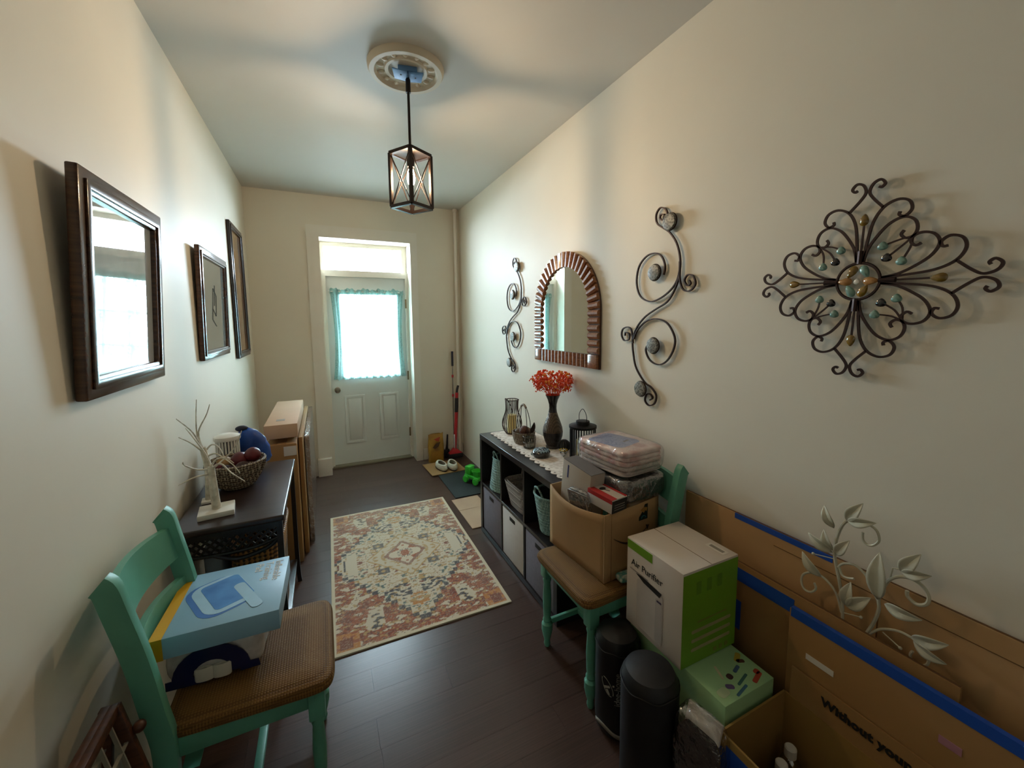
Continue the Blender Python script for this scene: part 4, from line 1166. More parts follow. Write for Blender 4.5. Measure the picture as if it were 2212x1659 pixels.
for k in range(300):
    a = random.random() * 2 * PI
    q = math.sqrt(random.random())
    hgt = 0.07 + 0.125 * random.random() ** 0.8 * (1 - 0.45 * q * q)
    r_ = 0.030 + 0.105 * q * (0.45 + 0.55 * min(hgt / 0.14, 1.0))
    p = Vector((r_ * math.cos(a), r_ * math.sin(a), hgt))
    if p.x > 0.125:
        p.x = 0.125
    buds[0 if random.random() < 0.72 else 1].ball(p, 0.0055 + 0.004 * random.random(), 6, 4)
    if k % 3 == 0:
        stems.tube([(0.012 * math.cos(a), 0.012 * math.sin(a), -0.02), (p.x * 0.5, p.y * 0.5, hgt * 0.6), p], 0.0009, 3)
    if k % 2 == 0:
        for j in range(3):
            w_ = p + Vector((random.uniform(-.02, .02), random.uniform(-.02, .02), random.uniform(-.03, .004)))
            if w_.x < 0.13:
                buds[0].ball(w_, 0.0045, 5, 3)
for b_, mt in zip(buds, (m_or, m_or2)):
    ob = b_.build('blossoms', mt, fl_); ob['kind'] = 'stuff'
ob = stems.build('flower_stems', m_or, fl_); ob['kind'] = 'stuff'

bl = thing('black_woven_ball', 'black woven ball ornament beside the vase foot', 'ball', (1.322, 2.062, SR))
MB().ball((0, 0, 0.036), 0.036, 16, 10).build('ball_core', m_ink, bl)
for k in range(7):
    a = PI * k / 7
    MB().tube([Vector((0.037 * math.cos(t_ * 2 * PI / 28) * math.cos(a), 0.037 * math.cos(t_ * 2 * PI / 28) * math.sin(a), 0.037 + 0.037 * math.sin(t_ * 2 * PI / 28))) for t_ in range(28)], 0.002, 5, closed=True).build('ball_band', M('black_cane', '22262a', 0.4), bl)
so = thing('silver_ornament', 'shiny silver ball with gold beads by the black lantern', 'ornament', (1.268, 1.985, SR))
MB().ball((0, 0, 0.024), 0.022, 18, 12).build('silver_ball', M('chrome', 'd9dde0', 0.08, 1.0), so)
for k in range(12):
    a = 2 * PI * k / 12
    MB().ball((0.022 * math.cos(a), 0.022 * math.sin(a), 0.040), 0.0045, 7, 5).build('gold_bead', M('gold', 'c9a640', 0.2, 1.0), so)
dsh = thing('trinket_dish', 'low dark dish with pale blue striped lid on the shelf edge', 'dish', (1.150, 2.045, SR))
MB().lathe([(0.0, 0.0), (0.044, 0.0), (0.052, 0.012), (0.054, 0.030), (0.050, 0.034), (0.0, 0.034)], 28, cap=False).build('dish_body', M('dark_teal_glaze', '22292c', 0.25, coat=0.5), dsh)
MB().lathe([(0.050, 0.034), (0.044, 0.044), (0.020, 0.052), (0.0, 0.053)], 28, cap=False).build('dish_lid', M('blue_stripe_glaze', '8fa9b8', 0.25, kind='weave', vscale=18, hex2='2a3338', coat=0.5), dsh)
MB().ball((-0.052, 0.012, 0.020), 0.012, 10, 7).build('glass_knob', M_film('knob_glass', 'c8dcdc', clear=0.6, rough=0.03, bump=0), dsh)
bln = thing('black_lantern', 'black metal lantern with slatted sides and wire handle on the shelf', 'lantern', (1.318, 1.862, SR))
m_bm = M('black_metal', '1b1a1b', 0.4, 0.6)
MB().lathe([(0.0, 0.0), (0.074, 0.0), (0.076, 0.008), (0.0, 0.010)], 30, cap=False).build('lantern_base', m_bm, bln)
fw = None
for k in range(30):
    a = 2 * PI * k / 30
    if fw is None:
        fw = MB().box((0.072, 0, 0.105), (0.003, 0.005, 0.195)).build('bar', m_bm, bln, smooth=False)
    else:
        q = fw.copy(); COL.objects.link(q); q.parent = bln; q.rotation_euler = (0, 0, a)
MB().lathe([(0.070, 0.198), (0.078, 0.200), (0.078, 0.212), (0.040, 0.220), (0.038, 0.238), (0.030, 0.240), (0.0, 0.238)], 30, cap=False).build('lantern_lid', m_bm, bln)
MB().tube(spline([(0, -0.036, 0.230), (0, -0.034, 0.275), (0, 0, 0.306), (0, 0.034, 0.275), (0, 0.036, 0.230)], 7), 0.0018, 6).build('wire_handle', m_bm, bln)
cn = thing('pillar_candle', 'cream pillar candle inside the black slatted lantern', 'candle', (1.318, 1.862, SR + 0.0105))
MB().lathe([(0.0, 0.0), (0.036, 0.0), (0.036, 0.118), (0.030, 0.121), (0.0, 0.116)], 22, cap=False).build('wax', M('cream_wax', 'dccb98', 0.45), cn)
MB().tube([(0, 0, 0.114), (0.001, 0, 0.128)], 0.0012, 5).build('wick', m_ink, cn)

# ------------------------------------------------------------------ far right corner of the floor
cb2 = thing('cardboard_sheet', 'brown cardboard sheet on the floor under the slippers', 'cardboard', (1.10, 4.06, 0.0085), R(3))
MB().box((0, 0, 0.003), (0.36, 0.36, 0.006)).build('sheet', m_card2, cb2, smooth=False)
mt_ = thing('rubber_mat', 'dark green-black rubber mat by the end of the shelf', 'mat', (1.205, 3.62, 0.0))
MB().box((0, 0, 0.004), (0.43, 0.66, 0.007)).build('mat_body', M('dark_mat', '18211d', 0.75, bump=0.4, bscale=90), mt_, bevel=0.002)
cbs = thing('cardboard_sheet', 'light tan folded cardboard sheet on the floor by the rug', 'cardboard', (1.065, 3.0, 0.0))
MB().box((-0.002, 0.155, 0.004), (0.235, 0.215, 0.006)).build('panel', m_card3, cbs, smooth=False)
MB().box((-0.002, -0.114, 0.004), (0.235, 0.315, 0.006)).build('panel', m_card3, cbs, smooth=False)
def slipper(loc, label, rz):
    t = thing('slipper', label, 'slipper', loc, rz, 'pair of white slippers')
    m_fl = M('white_fleece', 'e2dccb', 0.95, var=0.04, vscale=40, bump=0.6, bscale=120)
    ol = [(0.046 * math.sin(2 * PI * k / 28) * (1 + 0.12 * math.cos(2 * PI * k / 28)), 0.118 * math.cos(2 * PI * k / 28)) for k in range(28)]
    MB().prism(ol, 0.0, 0.014).build('sole', M('slipper_sole', '2a2226', 0.8), t, bevel=0.003)
    def body(u, v):
        a = 2 * PI * u
        c, s = math.sin(a), math.cos(a)
        toe = max(0, s)
        hgt = 0.030 + 0.032 * (v > 0.4) * 1.0
        r = [1.0, 1.06, 1.04, 0.92, 0.74][round(v * 4)]
        z = [0.012, 0.026, 0.046, 0.062, 0.066][round(v * 4)]
        return (0.046 * c * r, 0.118 * s * r - (0.03 * v if s > 0 else 0), z + 0.008 * toe * v)
    MB().grid(body, 28, 4, closed_u=True).build('upper', m_fl, t, solid=0.008)
    MB().prism([(p[0] * 0.8, p[1] * 0.8) for p in ol], 0.014, 0.026).build('insole', M('tan_insole', 'a3907c', 0.9), t, bevel=0.002)
slipper((1.065, 4.03, 0.0148), 'white fleece slipper nearer the door, on the cardboard', R(6))
slipper((1.175, 4.00, 0.0148), 'white fleece slipper nearer the right wall, on the cardboard', R(-4))
yb_ = thing('yellow_sack', 'yellow and brown printed paper sack standing beside the broom', 'bag', (1.085, 4.315, 0.0), R(4))
m_sack = M('yellow_sack', 'b98d2c', 0.5, var=0.14, vscale=9, hex2='8a5c1e')
def sack(u, v):
    a = 2 * PI * u
    th_ = 0.038 * (1 - 0.85 * max(0, v - 0.75) / 0.25) * (0.75 + 0.25 * math.sin(PI * min(1, v * 1.4 + 0.1)))
    ex = math.copysign(abs(math.cos(a)) ** 0.35, math.cos(a)); ey = math.copysign(abs(math.sin(a)) ** 0.6, math.sin(a))
    return (ex * (0.086 - 0.003 * math.sin(v * 9)), ey * th_, v * 0.315 + 0.006 * math.sin(u * 30) * (v > 0.9))
MB().grid(sack, 40, 18, closed_u=True).build('sack_body', m_sack, yb_)
TS = frame_T((0, -0.0385, 0), (1, 0, 0), (0, 0, 1))
MB().prism([(-0.05, 0.17), (-0.01, 0.215), (0.04, 0.225), (0.02, 0.18), (-0.02, 0.155)], 0, 0.002, TS).build('printed_dog_shape', M('sack_brown', '5a3a1c', 0.6), yb_, smooth=False)
MB().prism([(-0.035, 0.265), (0.035, 0.285), (0.02, 0.235), (-0.01, 0.245)], 0.002, 0.010, TS).build('printed_red_flash', M('sack_red', 'b5472a', 0.6), yb_, smooth=False)
MB().prism(rrect(0.12, 0.09, 0.02, c=(0, 0.08)), 0, 0.002, TS).build('printed_panel', M('sack_orange', 'a8741f', 0.6), yb_, smooth=False)

m_rp = M('red_plastic', 'c22a34', 0.35, var=0.05)
m_bp = M('black_plastic', '1a1a20', 0.45)
sm = thing('broom', 'red and black upright floor sweeper leaning in the back corner', 'broom', (1.30, 4.30, 0.0))
MB().box((0.0, 0, 0.045), (0.17, 0.075, 0.055)).build('bristle_head', m_bp, sm, bevel=0.012)
MB().prism([(-0.085, 0.062), (0.088, 0.062), (0.05, 0.092), (0.015, 0.125), (-0.02, 0.125), (-0.05, 0.09)], -0.034, 0.034, TY @ Matrix.Identity(4)).build('head_cover', m_rp, sm, bevel=0.006)
MB().tube([(0.0, 0.0, 0.11), (0.016, 0.015, 0.30), (0.034, 0.030, 0.53)], [0.016, 0.019, 0.020], 12).build('body_tube', m_rp, sm)
MB().tube([(0.034, 0.030, 0.53), (0.044, 0.036, 0.69)], 0.0215, 12).build('grip_sleeve', m_bp, sm)
MB().tube([(0.044, 0.036, 0.69), (0.048, 0.040, 0.75)], 0.018, 12).build('collar', m_rp, sm)
MB().tube(spline([(0.048, 0.040, 0.75), (0.055, 0.044, 0.79), (0.068, 0.046, 0.83)], 5), 0.013, 10).build('handle_grip', m_bp, sm)
MB().box((-0.012, -0.026, 0.21), (0.012, 0.012, 0.16)).build('side_tube', M('white_plastic', 'd8d8d8', 0.4), sm, bevel=0.003)
mp_ = thing('mop', 'thin chrome mop pole with black grip standing behind the red sweeper', 'mop', (1.312, 4.375, 0.0))
MB().tube([(0, 0, 0.02), (0.006, 0.01, 1.05)], 0.0065, 10).build('pole', M('chrome_pole', 'b9b6b2', 0.2, 1.0), mp_)
MB().tube([(0.006, 0.01, 1.05), (0.007, 0.012, 1.215)], 0.013, 12).build('grip', M('navy_grip', '22243a', 0.5), mp_)
for z in (0.70, 0.92):
    MB().tube([(0.004, 0.006, z), (0.004, 0.006, z + 0.03)], 0.012, 12).build('clip', m_rp, mp_)
MB().box((0.0, 0, 0.013), (0.09, 0.05, 0.022)).build('mop_head', m_bp, mp_, bevel=0.004)
sbr = thing('hand_brush', 'small black dustpan brush upright between sack and sweeper', 'brush', (1.225, 4.375, 0.0))
MB().box((0, 0, 0.05), (0.06, 0.03, 0.10)).build('bristles', m_bp, sbr, bevel=0.006)
MB().tube([(0, 0, 0.10), (0.005, 0, 0.16), (0.012, 0, 0.27)], [0.016, 0.011, 0.009], 10).build('brush_handle', m_bp, sbr)

# green toy truck
ty = thing('toy_truck', 'bright green plastic toy truck on the dark mat', 'toy', (1.255, 3.545, 0.0085), R(25))
m_gp = M('green_plastic', '3fbf3a', 0.4, var=0.04)
MB().box((0, 0, 0.055), (0.085, 0.20, 0.035)).build('chassis', m_gp, ty, bevel=0.010)
MB().box((0, 0.055, 0.115), (0.085, 0.07, 0.085)).build('cab', m_gp, ty, bevel=0.016)
MB().box((0.034, 0.040, 0.125), (0.022, 0.055, 0.045)).build('cab_window', M('grey_window', '4c5a5c', 0.3), ty, bevel=0.004)
MB().lathe([(0.0, 0.0), (0.032, 0.0), (0.052, 0.06), (0.048, 0.06), (0.028, 0.006), (0.0, 0.006)], 8, (0, -0.045, 0.068), sy=1.15, cap=False).build('bucket', m_gp, ty)
for sx in (-1, 1):
    for sy in (-1, 1):
        MB().lathe([(0.0, -0.012), (0.030, -0.012), (0.034, 0.0), (0.030, 0.012), (0.0, 0.012)], 16, T=frame_T((sx * 0.050, sy * 0.065, 0.034), (0, 1, 0), (0, 0, 1)), cap=False).build('wheel', m_bp if sx > 0 else m_gp, ty)

# ------------------------------------------------------------------ carton on the right chair
ab = thing('open_carton', 'open brown carton overflowing with packages on the right chair', 'box', (1.114, 1.424, 0.487), R(5))
wx, wy, wz, th = 0.155, 0.182, 0.285, 0.005
def left_wall(u, v):
    b_ = math.sin(PI * u)
    return (-wx - 0.028 * b_ * v ** 1.5, -wy + 2 * wy * u, wz * v - 0.018 * b_ * v - 0.0)
MB().grid(left_wall, 16, 8).build('carton_side', m_card, ab, solid=th)
MB().grid(lambda u, v: (-wx + 2 * wx * u, -wy - 0.006 * math.sin(PI * u) * v, wz * v + 0.012 * u * v), 12, 6).build('carton_front', m_card, ab, solid=-th)
MB().box((wx, 0, wz / 2), (th, 2 * wy, wz)).build('carton_side', m_card, ab, smooth=False)
MB().box((0, wy, wz / 2), (2 * wx, th, wz)).build('carton_back', m_card, ab, smooth=False)
MB().box((0, 0, 0.004), (2 * wx, 2 * wy, 0.006)).build('carton_bottom', m_card, ab, smooth=False)
TF = frame_T((0, -wy - 0.012, 0), (1, 0, 0), (0, 0, 1))
lbk = MB().box((0.058, -wy - 0.0085, 0.250), (0.052, 0.002, 0.066)).build('printed_tape_label', M('dark_teal_label', '16201f', 0.4), ab, smooth=False)
MB().prism([(0.04, 0.262), (0.06, 0.272), (0.078, 0.268), (0.074, 0.252), (0.066, 0.258), (0.058, 0.248)], -0.002, 0.0005, TF).build('label_print', M('label_gold', 'a87a3a', 0.5), lbk, smooth=False)
MB().prism(arcpoly(0.058, 0.222, 0.012, 0.015, 0.2, PI - 0.2), -0.002, 0.0005, TF).build('label_arc', M('label_cyan', '2f6f7a', 0.5), lbk, smooth=False)
smile = [(0.055 + 0.055 * math.cos(PI + a * 0.5), 0.135 + 0.0) for a in (0,)]
up_, lo_ = [], []
for k in range(13):
    t_ = k / 12
    x_ = -0.108 + 0.19 * t_
    y_ = 0.178 - 0.040 * math.sin(PI * t_)
    w_ = 0.0015 + 0.0065 * math.sin(PI * min(1, t_ * 1.1))
    up_.append((x_, y_ + w_ * 0.3)); lo_.append((x_, y_ - w_ * 0.7))
MB().prism(up_ + list(reversed(lo_)), -0.0045, -0.0015, TF).build('curved_arrow_mark', M('arrow_ink', '3a2616', 0.7), ab, smooth=False)
MB().prism([(0.076, 0.190), (0.094, 0.186), (0.084, 0.168)], -0.0045, -0.0015, TF).build('arrow_head_mark', MATS['arrow_ink'], ab, smooth=False)
MB().box((-wx + 0.035, -wy - 0.0068, 0.14), (0.001, 0.001, 0.28)).build('crease', m_cedge, ab, smooth=False)

TB = Matrix.Translation((1.114, 1.424, 0.487)) @ Matrix.Rotation(R(5), 4, 'Z')
def inbox(name, label, cat, lx, ly, lz, rz=0.0, tilt=(0, 0)):
    p = TB @ Vector((lx, ly, lz))
    t = thing(name, label, cat, p, R(5) + rz)
    t.rotation_euler = (tilt[0], tilt[1], R(5) + rz)
    return t
cr = inbox('slim_carton', 'cream slim box with grey top standing at the far end of the carton', 'box', -0.088, 0.066, 0.048, 0, (R(7), 0))
MB().box((0, 0, 0.185), (0.080, 0.190, 0.37)).build('box_body', M('cream_card', 'b9ad9f', 0.5, var=0.03), cr, bevel=0.002)
MB().box((0, 0, 0.3708), (0.079, 0.188, 0.002)).build('grey_top', M('grey_card', '6d6a69', 0.5), cr, smooth=False)
MB().box((-0.0407, 0.055, 0.325), (0.001, 0.008, 0.06)).build('blue_stripe', M('stripe_blue', '4a4f8e', 0.5), cr, smooth=False)
po = inbox('plastic_pouch', 'clear zip pouch with silver edge inside the carton front corner', 'pouch', -0.143, -0.030, 0.212, R(8), (0, R(-8)))
pillow(0.024, 0.115, 0.13, 0.3, 0.003, 3.0).build('pouch_film', m_wrapg, po)
pillow(0.014, 0.10, 0.11, 0.3, 0.002, 4.0).build('pouch_contents', M('grey_contents', '8c8983', 0.5, var=0.1, vscale=20), po, loc=(0, 0, 0.006))
MB().ring((-0.055, 0.012, 0.055, 0.12), (-0.047, 0.02, 0.047, 0.112), 0.010, 0.014, frame_T((0, 0, 0), (0, -1, 0), (0, 0, 1))).build('foil_edge', M('foil', 'cfcfd2', 0.15, 0.9), po, bevel=0.001)
rb = inbox('small_red_box', 'small red and white electronics box at the carton front', 'box', -0.088, -0.124, 0.290, R(4), (R(3), 0))
m_rw = M('white_card', 'd5cbc2', 0.45, var=0.02); m_rr = M('red_card', 'b32222', 0.45, var=0.04); m_rk = M('black_card', '232120', 0.45)
MB().box((0, 0, 0.030), (0.088, 0.135, 0.058)).build('box_body', m_rw, rb, bevel=0.001)
MB().box((-0.030, 0, 0.0595), (0.030, 0.135, 0.001)).build('red_band', m_rr, rb, smooth=False)
MB().box((-0.0445, 0, 0.050), (0.001, 0.135, 0.016)).build('red_band', m_rr, rb, smooth=False)
MB().box((0.038, 0, 0.0595), (0.012, 0.135, 0.001)).build('red_band', m_rr, rb, smooth=False)
MB().box((0, -0.068, 0.028), (0.087, 0.001, 0.052)).build('black_end', m_rk, rb, smooth=False)
for k in range(3):
    MB().box((0.0, -0.0688, 0.014 + k * 0.010), (0.06, 0.0008, 0.0025)).build('printed_line', M('grey_print', '8c8880', 0.5), rb, smooth=False)
MB().lathe([(0.0, 0.0), (0.016, 0.0), (0.016, 0.0008), (0.0, 0.0008)], 14, (0.004, 0.03, 0.0594), sy=0.7, cap=False).build('printed_gadget', m_rk, rb)
MB().bar((0.004, 0.02, 0.0597), (0.012, -0.004, 0.0597), 0.004, 0.0008).build('printed_gadget_stand', m_rk, rb)
gp = inbox('grey_bedding_pack', 'dark grey folded bedding in clear plastic, under the pink one', 'bedding', 0.090, -0.052, 0.290)
gp['label'] = 'dark grey folded bedding pack in clear plastic below the pink pack'
m_gb = M('charcoal_fabric', '4d4a48', 0.85, var=0.08, vscale=20, bump=0.4, bscale=60)
pillow(0.250, 0.27, 0.096, 0.18, 0.005, 1.0).build('folded_fabric', m_gb, gp)
pillow(0.262, 0.285, 0.102, 0.18, 0.008, 1.3).build('plastic_wrap', m_wrap, gp, loc=(0, 0, -0.001))
pc = inbox('pink_bedding_pack', 'folded pink floral quilt in clear plastic on top of the carton', 'bedding', 0.095, -0.010, 0.394)
m_pq = M('pink_quilt', 'ead6cc', 0.9, var=0.06, vscale=16, hex2='cf9f98', kind='spots')
for k in range(5):
    z0 = 0.004 + k * 0.021
    pillow(0.248 - 0.006 * (k % 2), 0.31, 0.025, 0.18, 0.003, 2.0 + k).build('quilt_fold', m_pq if k > 1 else M('quilt_back', 'd9cbc2', 0.9, var=0.08, vscale=18), pc, loc=(0, 0, z0))
MB().prism(rrect(0.165, 0.19, 0.03, c=(-0.015, 0.02), rz=0.2), 0.1125, 0.1135).build('blue_insert_card', M('insert_blue', '4f6ab5', 0.4, var=0.1, vscale=6, hex2='7f94c8'), pc, smooth=False)
MB().prism(rrect(0.04, 0.012, 0.003, c=(0.02, -0.02), rz=0.2), 0.1137, 0.1140).build('insert_print', m_ink, pc, smooth=False)
pillow(0.262, 0.33, 0.122, 0.2, 0.006, 5.0).build('plastic_wrap', m_wrap, pc, loc=(0, 0, 0.0005))
tp = thing('teal_packet', 'small teal patterned packet tucked under the carton corner', 'packet', (1.120, 1.205, 0.4865), R(-4))
tp_b = pillow(0.17, 0.046, 0.030, 0.3, 0.003, 8.0).build('packet_body', M('teal_pattern', '5f9d92', 0.5, var=0.2, vscale=60, hex2='c5c9b2', kind='spots'), tp)
MB().box((0, -0.012, 0.029), (0.14, 0.004, 0.002)).build('packet_seam', m_paper, tp, bevel=0.0006)

# ------------------------------------------------------------------ air purifier box and what it stands on
gx = thing('green_game_box', 'pale green printed box standing under the air purifier box', 'box', (1.150, 0.928, 0.0))
m_mint = M('mint_card', 'a6d09a', 0.45, var=0.04, vscale=4)
MB().box((0, 0, 0.194), (0.230, 0.41, 0.388)).build('box_body', m_mint, gx, bevel=0.002)
for (px, py, w_, h_, c_, rz) in ((0.09, -0.10, .035, .012, 'b9a23c', .5), (0.085, -0.115, .022, .010, '5a3a2c', -.4), (0.04, -0.13, .03, .008, '4a6a8a', .3), (-0.01, -0.14, .018, .014, '4a2f33', .2), (-0.03, -0.115, .04, .006, 'cfcaa8', 1.2), (-0.045, -0.165, .022, .012, '6a5a8a', -.5), (0.02, -0.165, .05, .006, '3f6f6a', .25), (0.075, -0.18, .045, .010, 'b0422e', .3), (0.095, -0.165, .018, .012, 'b0422e', .2), (-0.02, -0.19, .05, .006, '3f6f8a', .2), (-0.085, -0.17, .035, .020, 'c4d8b0', 0.1)):
    MB().prism(rrect(w_ * 1.25, h_ * 1.4, min(w_, h_) * 0.6, c=(px * 0.92, py), rz=rz), 0.3882, 0.3886).build('printed_motif', M('motif_' + c_, c_, 0.5), gx, smooth=False)
for (px, py, c_) in ((-0.13, -0.05, '3a4a6a'), (-0.13, -0.11, '5a3a5a'), (-0.13, -0.16, '2f5a4a')):
    MB().prism(rrect(0.03, 0.02, 0.008, c=(py, 0.10)), 0.0, 0.0006, frame_T((-0.1153, 0, 0), (0, -1, 0), (0, 0, 1)) @ Matrix.Scale(-1, 4, (1, 0, 0))).build('printed_motif', M('motif_' + c_, c_, 0.5), gx, smooth=False)
ap = thing('air_purifier_box', 'white and green air purifier carton beside the right chair', 'box', (1.145, 1.003, 0.390))
m_wc = M('purifier_white', 'd3c8bd', 0.4, var=0.015); m_gc = M('purifier_green', '6c9a1e', 0.4, var=0.02)
PW, PD, PH = 0.264, 0.262, 0.335
MB().box((0, 0, PH / 2), (PW, PD, PH)).build('box_body', m_wc, ap, bevel=0.0015)
MB().box((0, -PD / 2 - 0.0006, PH / 2 - 0.003), (PW - 0.002, 0.001, PH - 0.010)).build('green_panel', m_gc, ap, smooth=False)
MB().box((-PW / 2 - 0.0006, PD / 2 - 0.065, PH - 0.022), (0.001, 0.125, 0.032)).build('green_corner_band', m_gc, ap, smooth=False)
MB().box((0, -0.0, PH + 0.0004), (0.0015, PD - 0.004, 0.0008)).build('lid_seam', m_cedge, ap, smooth=False)
MB().box((0.095, -0.075, PH + 0.0006), (0.03, 0.075, 0.0008)).build('top_sticker', m_paper, ap, smooth=False)
MB().box((0.095, -0.075, PH + 0.0012), (0.014, 0.055, 0.0006)).build('sticker_print', M('grey_print2', '8f877c', 0.6), ap, smooth=False)
TL = frame_T((-PW / 2 - 0.0012, 0, 0), (0, -1, 0), (0, 0, 1))      # left face: u toward camera, v up, outward -x
text('lettering', 'Air Purifier', 0.034, m_ink, ap, TL @ Matrix.Translation((-0.030, PH - 0.085, 0)))
def lp_(poly, mat, name, d0=0.0002, d1=0.0008):
    return MB().prism(poly, d0, d1, TL).build(name, mat, ap, smooth=False)
m_pg = M('print_grey', 'b3aaa3', 0.5); m_pg2 = M('print_midgrey', '9c948f', 0.5)
lp_([(-0.112, 0.225), (-0.02, 0.225), (-0.02, 0.221), (-0.112, 0.221)], m_pg2, 'printed_subtitle')
lp_(rrect(0.125, 0.185, 0.012, c=(-0.012, 0.112)), M('print_palegrey', 'c6bcb3', 0.5), 'printed_purifier_body')
lp_(rrect(0.030, 0.165, 0.010, c=(0.032, 0.104)), m_pg, 'printed_purifier_side', 0.0009, 0.0013)
lp_([(-0.080, 0.219), (-0.050, 0.222), (0.046, 0.213), (0.036, 0.194), (-0.040, 0.203)], m_ink, 'printed_purifier_grille', 0.0014, 0.0018)
lp_(rrect(0.022, 0.007, 0.003, c=(0.034, 0.176)), M('print_purple', '3a2f4a', 0.5), 'printed_purifier_light', 0.0014, 0.0018)
TG = frame_T((0, -PD / 2 - 0.0012, 0), (1, 0, 0), (0, 0, 1))
m_gl = M('print_pale', 'a59c6f', 0.5)
for k, z in enumerate((0.118, 0.086, 0.054)):
    MB().prism(rrect(0.19, 0.012, 0.005, c=(0.008, z)), 0.0, 0.0006, TG).build('printed_bar', m_gl, ap, smooth=False)
MB().prism(rrect(0.14, 0.006, 0.002, c=(0.01, 0.148)), 0.0, 0.0006, TG).build('printed_heading', M('print_olive', '7f8a3a', 0.5), ap, smooth=False)
for k in range(3):
    MB().prism(rrect(0.016, 0.016, 0.003, c=(0.03 + 0.028 * k, 0.020)), 0.0, 0.0006, TG).build('printed_mark', MATS['print_olive'], ap, smooth=False)
    MB().prism(rrect(0.022, 0.045, 0.003, c=(-0.06 + 0.05 * k, 0.27)), 0.0, 0.0006, TG).build('printed_icon', M('print_icon', '5f8a22', 0.5), ap, smooth=False)

# black rolled pads
m_pad = M('black_nylon', '121113', 0.5, var=0.06, vscale=6, bump=0.5, bscale=14)
def pad(label, loc, rz, h, r, logo):
    t = thing('rolled_mat_bag', label, 'bag', loc, rz, 'black cylinder bags')
    pr_ = [(0.0, 0.0), (r * 0.85, 0.0), (r * 0.97, 0.012), (r, 0.04), (r, h - 0.07), (r * 0.97, h - 0.035), (r * 0.84, h - 0.012), (r * 0.5, h - 0.001), (0.0, h)]
    MB().lathe(pr_, 40, cap=False).build('bag_body', m_pad, t, jitter=0.003, jscale=12)
    MB().tube([((r + 0.001) * math.cos(2 * PI * k / 40), (r + 0.001) * math.sin(2 * PI * k / 40), h - 0.05 + 0.004 * math.sin(k)) for k in range(40)], 0.0022, 5, closed=True).build('drawstring_seam', m_ink, t)
    # pale binding near the bottom on the visible side
    def bind(u, v):
        a = PI + (-0.9 + 1.8 * u)
        return ((r + 0.003) * math.cos(a), (r + 0.003) * math.sin(a), 0.028 + 0.016 * v + 0.012 * math.sin(u * 6))
    MB().grid(bind, 24, 1).build('white_binding', M('pale_binding', 'a8a294', 0.7), t, solid=0.002)
    return t
pb = pad('black cylindrical mat bag with white logo beside the right chair leg', (0.950, 1.108, 0.0), R(35), 0.394, 0.080, True)
def on_cyl(poly, r, T2):
    b = MB(); b.prism(poly, 0, 0.0006)
    # finer sampling along u keeps the print on the curved side
    b.v = [Vector(((r + 0.0032 + p.z) * math.cos(PI + p.x / r), (r + 0.0032 + p.z) * math.sin(PI + p.x / r), p.y)) for p in b.v]
    return b
m_lg = M('logo_white', 'b5b5a8', 0.6)
for (a0, a1) in ((0.4, PI - 0.1), (PI + 0.4, 2 * PI - 0.1)):
    pts_ = arcpoly(0, 0, 0.034, 0.038, a0, a1, 16, sq=0.42)
    ca_, sa_ = math.cos(-1.1), math.sin(-1.1)
    on_cyl([(p[0] * ca_ - p[1] * sa_ - 0.012, p[0] * sa_ + p[1] * ca_ + 0.215) for p in pts_], 0.080, None).build('logo_ring', m_lg, pb, smooth=False)
for q in ([(-0.026, 0.212), (-0.004, 0.222), (-0.002, 0.214), (-0.024, 0.203)], [(-0.018, 0.203), (-0.010, 0.206), (-0.002, 0.188), (-0.010, 0.186)], [(0.006, 0.228), (0.012, 0.230), (0.013, 0.224), (0.007, 0.222)]):
    on_cyl(q, 0.080, None).build('logo_letter', m_lg, pb, smooth=False)
tx = text('lettering', 'idee-home', 0.030, M('logo_dim', '8a8a84', 0.6), pb, Matrix.Identity(4))
for v in tx.data.vertices:
    u_, w_, z_ = 0.024 - v.co.y, 0.215 + v.co.x, v.co.z
    r_ = 0.080 + 0.0034 + z_
    v.co = Vector((r_ * math.cos(PI + u_ / 0.080), r_ * math.sin(PI + u_ / 0.080), w_))
pad('plain black cylindrical mat bag nearest the camera', (0.912, 0.905, 0.0), R(30), 0.425, 0.090, False)

# plastic wrapped dark packet beside green box
pp_ = thing('wrapped_packet', 'dark item in clear plastic leaning on the pale green box', 'packet', (0.957, 0.742, 0.0), R(10))
pillow(0.062, 0.135, 0.33, 0.3, 0.006, 11.0).build('dark_contents', M('dark_cloth', '2c2a2a', 0.7, var=0.2, vscale=12, hex2='141314'), pp_)
MB().box((0.010, 0.0, 0.335), (0.010, 0.105, 0.085), rot=Matrix.Rotation(R(20), 3, 'Y')).build('white_card_insert', m_paper, pp_, bevel=0.002)
pillow(0.075, 0.15, 0.385, 0.3, 0.006, 12.0).build('plastic_wrap', m_wrap, pp_)

# ------------------------------------------------------------------ open carton bottom right with bottles
oc = thing('open_carton', 'open brown carton with printed flap and bottles in the bottom right corner', 'box', (1.148, 0.452, 0.0))
cw, cdp, ch = 0.150, 0.255, 0.345
m_c4 = M('cardboard_olive', '9c7a3e', 0.75, var=0.03)
MB().box((-cw, 0, ch / 2), (0.006, 2 * cdp, ch)).build('carton_side', m_c4, oc, smooth=False)
MB().box((cw, 0, ch / 2), (0.006, 2 * cdp, ch)).build('carton_side', m_c4, oc, smooth=False)
MB().box((0, cdp, ch / 2), (2 * cw, 0.006, ch)).build('carton_end', m_c4, oc, smooth=False)
MB().box((0, -cdp, ch / 2), (2 * cw, 0.006, ch)).build('carton_end', m_c4, oc, smooth=False)
MB().box((0, 0, 0.004), (2 * cw, 2 * cdp, 0.006)).build('carton_bottom', m_c4, oc, smooth=False)
